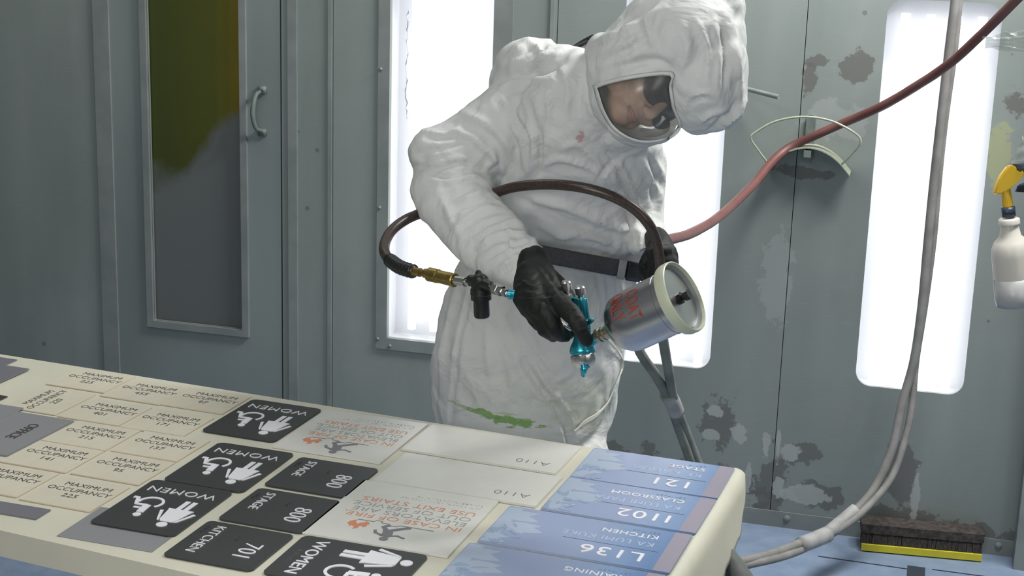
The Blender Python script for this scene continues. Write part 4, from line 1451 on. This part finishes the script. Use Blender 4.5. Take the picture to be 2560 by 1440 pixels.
# left shoulder and sleeve, on the far side
loft(bm, [(1560, 380, 3.08, 85, 60, .08), (1590, 420, 3.12, 78, 20, .075), (1598, 500, 3.12, 62, 0, .07), (1600, 570, 3.08, 60, 5, .062), (1626, 618, 3.02, 46, 25, .05)], 28)
me = fuse(bm, .0066, 5)
FOLDS = [
    # right upper arm, armpit and chest creases
    ([(1255, 225), (1300, 205), (1380, 200)], 12, 6), ([(1160, 285), (1215, 310), (1260, 350), (1290, 400)], 12, 7), ([(1120, 320), (1180, 345), (1235, 395), (1262, 440)], 11, 6),
    ([(1255, 245), (1280, 300), (1300, 350), (1310, 420)], 9, 7), ([(1320, 240), (1335, 310), (1345, 380), (1335, 430)], 9, -7), ([(1290, 260), (1315, 320), (1335, 350)], 7, 5),
    ([(1350, 300), (1345, 380), (1340, 430), (1300, 465)], 11, -9), ([(1365, 330), (1375, 280), (1368, 230)], 8, 6), ([(1240, 250), (1270, 285), (1310, 330)], 8, -5),
    ([(1060, 330), (1110, 335), (1150, 320)], 9, 6), ([(1045, 380), (1110, 370), (1170, 350)], 9, -6), ([(1035, 400), (1090, 410), (1150, 395), (1200, 410)], 10, 6), ([(1070, 430), (1120, 445), (1180, 430)], 8, -5),
    ([(1120, 455), (1165, 440), (1205, 445)], 8, 6), ([(1215, 420), (1235, 400), (1230, 370)], 9, 8), ([(1225, 430), (1248, 450), (1240, 400)], 8, -7),
    ([(1140, 500), (1180, 490), (1225, 470)], 8, 5), ([(1135, 530), (1185, 510), (1240, 500)], 8, -5), ([(1150, 560), (1200, 530), (1260, 520)], 9, 6), ([(1175, 590), (1220, 560), (1285, 540)], 8, -5),
    ([(1190, 620), (1240, 590), (1310, 580)], 9, 6), ([(1215, 650), (1260, 625), (1330, 600)], 8, -5), ([(1240, 680), (1290, 650), (1345, 625)], 9, 6), ([(1325, 560), (1335, 600), (1318, 650)], 7, 5),
    ([(1300, 590), (1305, 640), (1290, 690)], 6, -4), ([(1265, 560), (1280, 600), (1270, 640)], 7, 5), ([(1100, 480), (1120, 540), (1150, 590)], 12, 4),
    # trunk
    ([(1350, 420), (1400, 400), (1470, 420), (1510, 440)], 10, 6), ([(1400, 380), (1440, 360), (1490, 400), (1530, 460)], 10, 5), ([(1500, 350), (1540, 420), (1570, 480), (1590, 520)], 8, -6), ([(1512, 345), (1555, 420), (1585, 485), (1600, 530)], 5, 5),
    ([(1490, 470), (1505, 430), (1540, 400)], 7, -5), ([(1340, 500), (1420, 520), (1520, 560), (1600, 580)], 13, 8), ([(1300, 500), (1380, 540), (1450, 570), (1560, 610)], 12, -7), ([(1340, 560), (1410, 590), (1480, 600)], 13, 7),
    ([(1380, 600), (1440, 580), (1510, 600), (1570, 625)], 12, 7), ([(1400, 625), (1480, 630), (1560, 655)], 9, -6), ([(1560, 520), (1575, 560), (1570, 620)], 8, -6), ([(1540, 530), (1550, 590), (1530, 640)], 9, 5),
    ([(1590, 560), (1602, 600), (1596, 640)], 6, 5), ([(1620, 390), (1635, 430), (1630, 500)], 7, -5), ([(1640, 400), (1655, 450), (1645, 520)], 7, 5), ([(1600, 400), (1640, 470), (1650, 540)], 9, 5),
    ([(1480, 230), (1475, 280), (1500, 330)], 8, 5), ([(1440, 160), (1450, 220), (1445, 280)], 9, -5), ([(1400, 160), (1420, 230), (1410, 300)], 10, 5),
    # hump
    ([(1310, 95), (1345, 120), (1360, 150)], 9, 6), ([(1260, 150), (1310, 130), (1350, 95)], 10, -5), ([(1375, 100), (1360, 140), (1300, 165)], 9, 5), ([(1300, 200), (1350, 150), (1400, 130)], 8, 4),
    # belted waist, gathers falling below it
    ([(1395, 690), (1385, 740), (1400, 800)], 9, 5), ([(1440, 690), (1450, 750), (1445, 830)], 10, -5), ([(1480, 690), (1490, 760), (1480, 830)], 9, 6), ([(1515, 700), (1520, 770), (1505, 820)], 8, -5),
    ([(1550, 700), (1555, 750), (1540, 790)], 8, 5), ([(1150, 700), (1125, 780), (1105, 880), (1100, 980)], 10, 6), ([(1185, 700), (1160, 800), (1142, 900), (1125, 1080)], 6, -6), ([(1215, 800), (1220, 880), (1230, 960)], 10, 3),
    ([(1240, 760), (1290, 860), (1330, 940), (1390, 1020), (1420, 1090)], 12, -5), ([(1290, 780), (1340, 870), (1380, 930)], 12, 4), ([(1330, 900), (1370, 970), (1420, 1030)], 10, 5), ([(1360, 940), (1400, 950), (1430, 930)], 7, 4),
    ([(1410, 1040), (1420, 1090), (1425, 1120)], 9, -5), ([(1500, 1000), (1480, 1060), (1440, 1110)], 10, 6), ([(1530, 960), (1520, 1040), (1470, 1110)], 8, -5), ([(1090, 860), (1085, 960), (1095, 1060)], 10, -4),
    ([(1270, 900), (1280, 960), (1265, 1010)], 12, 3), ([(1340, 985), (1370, 1000), (1400, 990)], 8, 4),
]
me = sculpt(me, FOLDS, amp=.0058, scale=8.5)
suit = obj('coverall', me, M_SUIT, person, True)

# overlapping closure strip running down the front
def ribbon(name, pts, wpx, mat, lift=.006, th=.0012, target=None, parent=None, n=6):
    """strip laid on the cloth: pts (px, py, Y)"""
    ss = spline([tuple(map(float, p)) for p in pts], n)
    bm = newbm()
    rows = []
    for i, q in enumerate(ss):
        a, b = ss[max(i - 1, 0)], ss[min(i + 1, len(ss) - 1)]
        dx, dy = b[0] - a[0], b[1] - a[1]
        l = math.hypot(dx, dy) or 1
        nx, ny = -dy / l, dx / l
        w_ = wpx if not callable(wpx) else wpx(i / (len(ss) - 1))
        rows.append([bm.verts.new(P(q[0] + nx * w_ * s, q[1] + ny * w_ * s, q[2])) for s in (-.5, -.25, 0, .25, .5)])
    for A_, B_ in zip(rows[:-1], rows[1:]):
        for k in range(4):
            bm.faces.new((A_[k], A_[k + 1], B_[k + 1], B_[k]))
    me = bpy.data.meshes.new('r'); bm.to_mesh(me); bm.free()
    o = bpy.data.objects.new('r', me); C.objects.link(o)
    if target:
        s = o.modifiers.new('w', 'SHRINKWRAP'); s.target = target; s.wrap_method = 'NEAREST_SURFACEPOINT'; s.wrap_mode = 'OUTSIDE_SURFACE'; s.offset = lift
        s = o.modifiers.new('sm', 'SMOOTH'); s.factor = .5; s.iterations = 14
    s = o.modifiers.new('t', 'SOLIDIFY'); s.thickness = th; s.offset = 1
    return obj(name, bake(o), mat, parent, True)


M_FLAP = noisy('cream_closure_strip', (.66, .67, .58), (.72, .73, .66), 20, .6)


def surf(px, py, Yd=3.0):
    """point on the coverall seen at this place"""
    bpy.context.view_layer.update()
    d = ray(px, py).normalized()
    inv = suit.matrix_world.inverted()
    ok, loc, nn, ix = suit.ray_cast(inv @ CAM, (inv.to_3x3() @ d).normalized())
    return (suit.matrix_world @ loc).y if ok else Yd


ribbon('closure_strip', [(x, y, surf(x, y, 2.98) - .02) for x, y in ((1566, 855), (1558, 900), (1545, 950), (1520, 1005), (1488, 1050), (1450, 1078), (1436, 1084))], lambda s: 22 * (1 - s) ** .5 + 4, M_FLAP, .004, .002, suit, person)
# belt
bp_ = []
xs_ = np.linspace(1375, 1560, 14)
raw = np.array([min(surf(x, 632 + (x - 1385) * .185, 3.0), surf(x, 662 + (x - 1385) * .185, 3.0)) for x in xs_])
fitc = np.polyfit(xs_, raw, 1)


def beltY(x):
    return float(np.polyval(fitc, x)) - .010 + .035 * max(0, (x - 1540) / 80) ** 2


for k in range(31):
    a_ = math.radians(-14 + 360 * k / 30)
    x = 1392 + 229 * math.sin(a_)
    y0_ = 640 + (x - 1385) * .185
    ye = 3.10 - .147 * math.cos(a_)
    if 1355 < x < 1610 and math.cos(a_) > 0:
        ye = beltY(x)
    bp_.append((x, y0_, ye))
ribbon('belt', bp_, 42, M_BELT, .0, .003, None, person, n=3)
for bx0, bx1, mt, nm in ((1545, 1562, M_TAPE, 'belt_keeper'), (1567, 1600, M_BLK, 'belt_buckle')):
    ribbon(nm, [(x, 642 + (x - 1385) * .185, beltY(x) - .005) for x in np.linspace(bx0, bx1, 5)], 48, mt, .0, .004, None, person, n=2)
# black filler added for the dark gap between hump and hood
bm = newbm(); chain(bm, [(1436, 120, 3.06, 7), (1458, 108, 3.04, 9), (1482, 96, 3.02, 10)], 3, 12)
obj('neck_gap_fill', bm, M_BLK, person, True)

# shoes
for sx, yy in ((1216, 3.26), (1432, 3.16)):
    bm = newbm()
    c = P(sx, 2010, yy)
    x, y = c.x, yy
    ellipsoid(bm, (x + .02, y - .05, .045), (Vector((.05, 0, 0)), Vector((.03, .14, 0)), Vector((0, 0, .045))), 20, 12)
    tube(bm, [(x, y + .02, .05), (x, y + .02, .16)], [.048, .05], 16)
    obj('shoe', fuse(bm, .006, 4), M_BLK, person, True)

# ---- air-fed hood with its clear window
bm = newbm()
YH = 2.86
blobE(bm, 1700, 110, YH, 165, 150, .150, 0)
blobE(bm, 1605, 128, YH, 128, 96, .140, 26)
blobE(bm, 1760, 190, YH - .03, 108, 148, .115, -6)
blobE(bm, 1735, 262, YH - .04, 62, 72, .085, 20)
blobE(bm, 1800, 215, YH - .02, 66, 112, .10, 8)
blobE(bm, 1534, 205, YH + .01, 70, 125, .135, 6)
blobE(bm, 1700, 10, YH + .02, 110, 60, .12, 0)
blobE(bm, 1600, 225, YH - .03, 105, 118, .120, 0)
blobE(bm, 1590, 318, YH - .02, 78, 46, .085, -14)
blobE(bm, 1640, 318, YH - .02, 48, 42, .075, 10)
blobE(bm, 1505, 130, YH + .05, 40, 48, .08, 0)
blobE(bm, 1800, 30, YH + .03, 62, 70, .09, 0)
me = fuse(bm, .0052, 7)
smooth_me = me.copy()
HF = [([(1480, 110), (1530, 90), (1600, 60), (1660, 20)], 10, 6), ([(1500, 150), (1580, 120), (1650, 60)], 12, -6), ([(1640, 120), (1620, 60), (1660, 0)], 10, 6), ([(1560, 170), (1640, 150), (1700, 190)], 12, -5),
      ([(1700, 60), (1720, 120), (1700, 190)], 14, 5), ([(1790, 330), (1830, 290), (1865, 250)], 7, 10), ([(1800, 40), (1815, 140), (1810, 230)], 12, -9), ([(1835, 60), (1845, 160), (1850, 240)], 10, 6),
      ([(1770, 330), (1800, 300), (1845, 250)], 6, -7), ([(1722, 262), (1750, 246), (1785, 250)], 7, -5), ([(1712, 300), (1715, 262), (1740, 236), (1780, 232)], 6, 4), ([(1745, 320), (1770, 290), (1820, 270)], 8, 6),
      ([(1740, 50), (1770, 130), (1765, 210)], 12, 5), ([(1480, 200), (1500, 290), (1560, 350)], 6, 5), ([(1465, 120), (1480, 180), (1478, 240)], 8, 5), ([(1520, 130), (1560, 60), (1600, 30)], 9, -5)]
me = sculpt(me, HF, amp=.005, scale=10, seed=4.0, soft=3)
# hollow it and cut the window opening
hood = bpy.data.objects.new('tmp', me); C.objects.link(hood)
bm = newbm()
blobE(bm, 1665, 180, YH, 150, 100, .112, 0)
blobE(bm, 1600, 245, YH, 84, 92, .105, 0)
blobE(bm, 1612, 308, YH - .01, 66, 34, .068, -8)
blobE(bm, 1560, 225, YH + .03, 60, 75, .09, 0)
inner = bpy.data.meshes.new('in')
ctr = P(1640, 180, YH)
bm.to_mesh(inner); bm.free()
oi = bpy.data.objects.new('tmpi', inner); C.objects.link(oi)
r = oi.modifiers.new('r', 'REMESH'); r.mode = 'VOXEL'; r.voxel_size = .006
VIS = [(1492, 218), (1530, 206), (1600, 192), (1676, 187), (1674, 215), (1678, 245), (1684, 275), (1697, 308), (1688, 330), (1664, 345), (1630, 352), (1595, 350), (1560, 336), (1530, 310), (1508, 270)]


def cutter(poly, y0, y1, grow=1.0):
    cx = sum(p[0] for p in poly) / len(poly); cy = sum(p[1] for p in poly) / len(poly)
    bm = newbm()
    A_ = [bm.verts.new(P(cx + (x - cx) * grow, cy + (y - cy) * grow, y0)) for x, y in poly]
    B_ = [bm.verts.new(P(cx + (x - cx) * grow, cy + (y - cy) * grow, y1)) for x, y in poly]
    n = len(poly)
    bm.faces.new(A_); bm.faces.new(B_[::-1])
    for i in range(n):
        bm.faces.new((A_[i], B_[i], B_[(i + 1) % n], A_[(i + 1) % n]))
    bmesh.ops.recalc_face_normals(bm, faces=bm.faces)
    me = bpy.data.meshes.new('c'); bm.to_mesh(me); bm.free()
    o = bpy.data.objects.new('c', me); C.objects.link(o)
    return o


VS = [tuple(p) for p in spline(VIS + [VIS[0]], 3)][:-1]
oc = cutter(VS, 2.4, YH)
for q in (oi, oc):
    b = hood.modifiers.new('b', 'BOOLEAN'); b.operation = 'DIFFERENCE'; b.object = q; b.solver = 'EXACT'
hm = bake(hood)
bpy.data.objects.remove(oi); bpy.data.objects.remove(oc)
hoodo = obj('hood', hm, M_HOOD, person, True)
sharpen(hoodo, 55)
# film window, gently bulging, with a rim
bpy.context.view_layer.update()
bm = newbm()


def hood_surf(px, py):
    return None


cx = sum(p[0] for p in VS) / len(VS); cy = sum(p[1] for p in VS) / len(VS)
kd = None
from mathutils.bvhtree import BVHTree
_bv = BVHTree.FromPolygons([v.co.copy() for v in me.vertices], [tuple(p.vertices) for p in me.polygons])


def hs(px, py, lift=0.0):
    d = ray(px, py).normalized()
    loc, nn, ix, ds = _bv.ray_cast(CAM, d)
    if loc is None:
        return P(px, py, YH - .08)
    return loc - d * lift


rim = [hs(x, y, .0) for x, y in VS]
cen = hs(cx, cy) - FW * .0
rings = [[bm.verts.new(p) for p in rim]]
for k in (.75, .5, .25):
    rings.append([bm.verts.new(hs(cx + (x - cx) * k, cy + (y - cy) * k, .002)) for x, y in VS])
cv = bm.verts.new(hs(cx, cy, .002))
n = len(VS)
for A_, B_ in zip(rings[:-1], rings[1:]):
    for i in range(n):
        bm.faces.new((A_[i], A_[(i + 1) % n], B_[(i + 1) % n], B_[i]))
for i in range(n):
    bm.faces.new((rings[-1][i], rings[-1][(i + 1) % n], cv))
film = obj('clear_window', bm, M_FILM, person, True)
bm = newbm()
out = [hs(cx + (x - cx) * 1.08, cy + (y - cy) * 1.08, .001) for x, y in VS]
inn = [hs(cx + (x - cx) * .985, cy + (y - cy) * .985, .003) for x, y in VS]
mid_ = [hs(cx + (x - cx) * 1.028, cy + (y - cy) * 1.028, .005) for x, y in VS]
A_ = [bm.verts.new(p) for p in out]; Cc = [bm.verts.new(p) for p in mid_]; B_ = [bm.verts.new(p) for p in inn]
for i in range(n):
    bm.faces.new((A_[i], A_[(i + 1) % n], Cc[(i + 1) % n], Cc[i]))
    bm.faces.new((Cc[i], Cc[(i + 1) % n], B_[(i + 1) % n], B_[i]))
o = obj('window_binding', bm, M_HOOD, person, True)
s = o.modifiers.new('s', 'SOLIDIFY'); s.thickness = .0015

# ---- gloves
bm = newbm()
chain(bm, [(1335, 655, 2.575, 42), (1338, 700, 2.54, 46), (1345, 740, 2.49, 44)])
chain(bm, [(1345, 680, 2.54, 40), (1385, 745, 2.45, 30), (1402, 760, 2.42, 26)])
chain(bm, [(1330, 690, 2.53, 42), (1345, 760, 2.44, 34), (1368, 785, 2.415, 27)])
chain(bm, [(1322, 700, 2.53, 38), (1325, 755, 2.46, 34), (1345, 785, 2.43, 26)])
chain(bm, [(1316, 710, 2.53, 32), (1312, 745, 2.48, 30), (1325, 775, 2.45, 23)])
chain(bm, [(1402, 758, 2.42, 26), (1436, 793, 2.395, 23), (1452, 826, 2.392, 20), (1466, 850, 2.40, 17)], 4)     # index finger along the gun
chain(bm, [(1370, 783, 2.415, 25), (1388, 822, 2.41, 21), (1410, 838, 2.445, 18), (1424, 828, 2.475, 15)], 4)    # middle
chain(bm, [(1347, 783, 2.43, 24), (1362, 822, 2.425, 20), (1384, 838, 2.46, 17), (1398, 826, 2.485, 14)], 4)     # ring
chain(bm, [(1325, 772, 2.45, 21), (1342, 805, 2.445, 18), (1362, 822, 2.475, 15), (1376, 814, 2.50, 13)], 4)     # little finger
chain(bm, [(1365, 690, 2.55, 26), (1405, 725, 2.535, 23), (1430, 765, 2.515, 19), (1440, 792, 2.505, 16)], 4)    # thumb round the back
me = fuse(bm, .0026, 5)
GF = [([(1300, 700), (1340, 720), (1385, 700)], 5, 2.5), ([(1295, 740), (1330, 740), (1380, 720)], 5, -2.5), ([(1310, 770), (1345, 750), (1390, 745)], 5, 2.5), ([(1350, 660), (1380, 700), (1410, 745)], 6, -2.5),
      ([(1420, 775), (1440, 770)], 4, 2), ([(1430, 800), (1452, 795)], 4, -2), ([(1445, 828), (1466, 822)], 4, 1.5), ([(1290, 720), (1325, 700), (1350, 675)], 5, 2)]
me = sculpt(me, GF, amp=.0022, scale=30)
g = obj('glove', me, M_GLOVE, person, True)
# left hand closed round the hose
bm = newbm()
chain(bm, [(1640, 598, 3.02, 32), (1652, 628, 2.97, 36), (1656, 670, 2.95, 38)])
chain(bm, [(1668, 640, 2.95, 28), (1668, 690, 2.94, 30)])
for i_, (x, y) in enumerate(((1676, 628), (1680, 652), (1678, 676), (1670, 698))):
    chain(bm, [(x, y, 2.93, 16), (x - 14, y - 2, 2.885, 15), (x - 38, y + 2, 2.872, 13.5), (x - 52, y + 6, 2.895, 12)], 4)
chain(bm, [(1650, 615, 2.96, 19), (1628, 632, 2.93, 17), (1612, 656, 2.915, 14)], 4)
blobE(bm, 1625, 668, 2.96, 30, 34, .03, 0)
me = fuse(bm, .0030, 4)
me = sculpt(me, [], amp=.002, scale=30)
obj('glove', me, M_GLOVE, person, True)

# ------------------------------------------------------------------ spray gun with its paint cup
YG = 2.47
gun = empty('spray_gun', P(1450, 800, YG), 0, 'teal spray gun pointing down in the worker\'s black glove', 'spray gun')


def lat(name, p0, p1, prof, mat, parent, seg=28, ang=50):
    """prof: (t 0..1, radius px) between two (px, py, Y)"""
    a, b = P(*p0), P(*p1)
    k = (mpp(a) + mpp(b)) / 2
    L_ = (b - a).length
    bm = newbm()
    lathe(bm, a, b - a, [(t * L_, r * k) for t, r in prof], seg)
    return sharpen(obj(name, bm, mat, parent, True), ang)


bm = newbm()
a, b = P(1446, 742, YG), P(1457, 886, YG - .02)
k = mpp(a); L_ = (b - a).length
lathe(bm, a, b - a, [(0, 15 * k), (.1 * L_, 17 * k), (.45 * L_, 18 * k), (.62 * L_, 18 * k), (.72 * L_, 20 * k), (.78 * L_, 24 * k), (.85 * L_, 30 * k), (.93 * L_, 33 * k), (L_, 31 * k)], 32)
tube(bm, [P(1455, 745, YG - .012), P(1465, 800, YG - .014), P(1468, 850, YG - .014)], [13 * k, 11 * k, 12 * k], 16)
tube(bm, [P(1414, 738, YG), P(1436, 772, YG - .004), P(1448, 800, YG - .006)], [12 * k, 9 * k, 9 * k], 16)
tube(bm, [P(1456, 862, YG - .015), P(1480, 850, YG - .022), P(1500, 838, YG - .03)], [13 * k, 14 * k, 15 * k], 18)
tube(bm, [P(1432, 760, YG), P(1370, 748, YG), P(1276, 736, YG + .01)], [14 * k, 15 * k, 13 * k], 18)
tube(bm, [P(1462, 812, YG - .015), P(1474, 805, YG - .03), P(1482, 800, YG - .04)], [6 * k, 7 * k, 5 * k], 12)
sharpen(obj('gun_body', fuse(bm, .0018, 3), M_TEAL, gun, True), 60)
lat('air_cap_ring', (1456, 884, YG - .02), (1463, 917, YG - .024), [(0, 30), (.1, 32), (.5, 31), (.75, 27), (1, 19)], M_CHROME, gun, 14, 25)
bm = newbm()
a, b = P(1461, 912, YG - .024), P(1457, 940, YG - .024)
for s in (-1, 1):
    q = FW * (.012 * s)
    tube(bm, [a + q, a * .5 + b * .5 + q * 1.15, b + q * 1.1], [11 * k, 7 * k, 4 * k], 10)
lathe(bm, a, b - a, [(0, 16 * k), (.004, 13 * k), (.008, 5 * k)], 20)
obj('air_cap', bm, M_TEAL, gun, True)
for i_, (x0, y0, x1, y1) in enumerate(((1420, 744, 1414, 702), (1453, 752, 1449, 715))):
    lat('control_knob', (x0, y0, YG - .01), (x1, y1, YG - .012), [(0, 11), (.18, 11), (.2, 7), (.42, 7), (.45, 12.5), (.9, 13), (1, 10)], M_CHROME, gun, 14, 25)
bm = newbm(); tube(bm, spline([P(1396, 786, YG - .03), P(1400, 802, YG - .045), P(1412, 815, YG - .05), P(1428, 825, YG - .04)], 5), .0028, 10)
obj('trigger', bm, M_CHROME, gun, True)
lat('brass_screw', (1466, 818, YG - .03), (1467, 822, YG - .048), [(0, 6), (1, 6)], M_BRASS, gun)
bm = newbm(); 
lat('inlet_collar', (1281, 737, YG + .008), (1273, 736, YG + .009), [(0, 12), (1, 13)], M_TEAL, gun)

# cup
cup = empty('paint_cup', P(1600, 780, 2.42), 0, 'aluminium paint cup with milky lid and red COAT ONLY lettering, on the spray gun', 'cup')
ax = (RT * .778 + UP * .389 - FW * .49).normalized()
c0 = P(1499, 839, YG - .03)
kc = mpp(c0)
LC = .165
bm = newbm()
lathe(bm, c0, ax, [(-.004, .0125), (.002, .0125), (.0022, .0105), (.006, .0105), (.0062, .0122), (.010, .0122), (.0102, .0108), (.015, .0108), (.0152, .012), (.022, .012)], 24)
sharpen(obj('neck_thread', bm, M_('dull_brass_steel', (.40, .36, .27), .35, 1.0), cup, True), 30)
bm = newbm()
lathe(bm, c0, ax, [(.020, .012), (.024, .018), (.030, .030), (.038, .040), (.048, .0465), (.060, .0495), (.075, .0500), (.130, .0500), (.1305, .0507), (.134, .0507), (.1345, .0500), (LC - .01, .0500)], 64)
sharpen(obj('cup_body', bm, M_ALU, cup, True), 30)
bm = newbm()
lathe(bm, c0, ax, [(LC - .019, .0505), (LC - .0185, .0575), (LC - .014, .0592), (LC - .004, .0598), (LC, .0590), (LC + .0008, .0572), (LC - .001, .0555), (LC - .004, .0545)], 64, False)
sharpen(obj('lid', bm, M_LID, cup, True), 40)
bm = newbm()
lathe(bm, c0, ax, [(LC - .0035, .0548), (LC - .010, .0535), (LC - .013, .048), (LC - .0115, .025), (LC - .011, 0)], 48, False)
obj('lid_recess', bm, M_LIDIN, cup, True)
bm = newbm()
lathe(bm, c0, ax, [(LC - .012, .0095), (LC - .005, .0095), (LC - .0048, .005), (LC, .005), (LC + .0002, .0085), (LC + .009, .0085)], 8)
sharpen(obj('vent_plug', bm, M_BLK, cup, False), 30)
# lettering wrapped on the cylinder
toC = (CAM - c0).normalized()
e1 = (toC - ax * toC.dot(ax)).normalized()
e2 = ax.cross(e1)
# reading direction must run downwards in the picture
sgn = -1 if e2.dot(UP) > 0 else 1


def wrap_text(s, size, t_base, off, name):
    me = text_mesh(s, size, ext=.0, spacing=1.0, thin=.0001)
    bm = bmesh.new(); bm.from_mesh(me)
    bmesh.ops.subdivide_edges(bm, edges=[e for e in bm.edges if e.calc_length() > .004], cuts=3, use_grid_fill=True)
    bmesh.ops.triangulate(bm, faces=bm.faces)
    for v in bm.verts:
        th = (v.co.x * .62 + off) / .050 * sgn
        v.co = c0 + ax * (t_base + v.co.y) + (e1 * math.cos(th) + e2 * math.sin(th)) * .0503
    bmesh.ops.recalc_face_normals(bm, faces=bm.faces)
    me2 = bpy.data.meshes.new(name); bm.to_mesh(me2); bm.free()
    return obj(name, me2, M_RED, cup)


wrap_text('COAT', .032, .087, -.054, 'lettering')
wrap_text('ONLY', .032, .058, -.061, 'lettering')

# regulator and couplers between hose and gun
fit = empty('air_regulator', P(1195, 740, 2.56), 0, 'black air regulator and couplers between the brass fitting and spray gun', 'air fitting')
YF = 2.52
lat('steel_fitting', (1276, 737, 2.485), (1226, 716, 2.52), [(0, 7), (.15, 7), (.16, 11), (.3, 11), (.31, 8), (.4, 8), (.41, 14), (.55, 14), (.56, 15), (.8, 15), (.81, 9), (1, 9)], M_CHROME, fit, 6, 20)
bm = newbm()
chain(bm, [(1226, 716, 2.52, 13), (1200, 708, 2.54, 17), (1178, 700, 2.55, 14)], 3)
chain(bm, [(1202, 705, 2.54, 22), (1200, 735, 2.54, 24)], 3)
chain(bm, [(1196, 682, 2.55, 8), (1206, 700, 2.54, 9)], 3)
obj('valve_body', fuse(bm, .002, 2), M_BLK, fit, True)
lat('filter_bowl', (1202, 722, 2.54), (1205, 795, 2.54), [(0, 26), (.18, 27), (.2, 26), (.36, 26), (.38, 20), (.9, 20), (.97, 18), (1, 12)], M_BLK, fit, 28, 30)
lat('steel_coupler', (1176, 707, 2.55), (1134, 700, 2.57), [(0, 9), (.25, 9), (.26, 12), (.85, 12), (.86, 8), (1, 8)], M_CHROME, fit, 20, 20)
lat('brass_coupler', (1138, 701, 2.57), (1062, 683, 2.60), [(0, 17), (.03, 18.5), (.06, 17), (.55, 16), (.56, 18), (.85, 18), (.86, 12), (1, 12)], M_BRASS, fit, 20, 20)
lat('brass_ferrule', (1062, 683, 2.60), (1030, 678, 2.61), [(0, 9), (.3, 9), (.31, 11), (1, 11)], M_BRASS, fit, 20, 20)
gh = empty('gun_hose', P(1000, 600, 2.65), 0, 'brown black air hose looping from the brass coupler behind the elbow to the left hand', 'hose')
bm = newbm()
pts = spline([tuple(P(*q)) for q in ((1036, 679, 2.61), (1000, 668, 2.63), (972, 648, 2.66), (960, 620, 2.70), (975, 582, 2.76), (1010, 552, 2.81), (1060, 530, 2.85), (1100, 520, 2.87), (1160, 502, 2.88), (1230, 484, 2.87), (1290, 467, 2.85), (1370, 461, 2.83),
               (1450, 468, 2.81), (1520, 487, 2.81), (1580, 518, 2.82), (1620, 558, 2.83), (1640, 600, 2.85), (1649, 650, 2.862), (1650, 700, 2.875), (1640, 745, 2.90))], 8)
tube(bm, pts, .0098, 18)
obj('hose', bm, M_HOSEB, gh, True)
bm = newbm()
q = spline([tuple(P(*q)) for q in ((1034, 679, 2.61), (1000, 668, 2.63), (974, 650, 2.658))], 12)
tube(bm, q, [.0125 + .0012 * math.sin(i_ * 2.1) for i_ in range(len(q))], 16)
obj('tape_wrap', bm, M_BLK, gh, True)
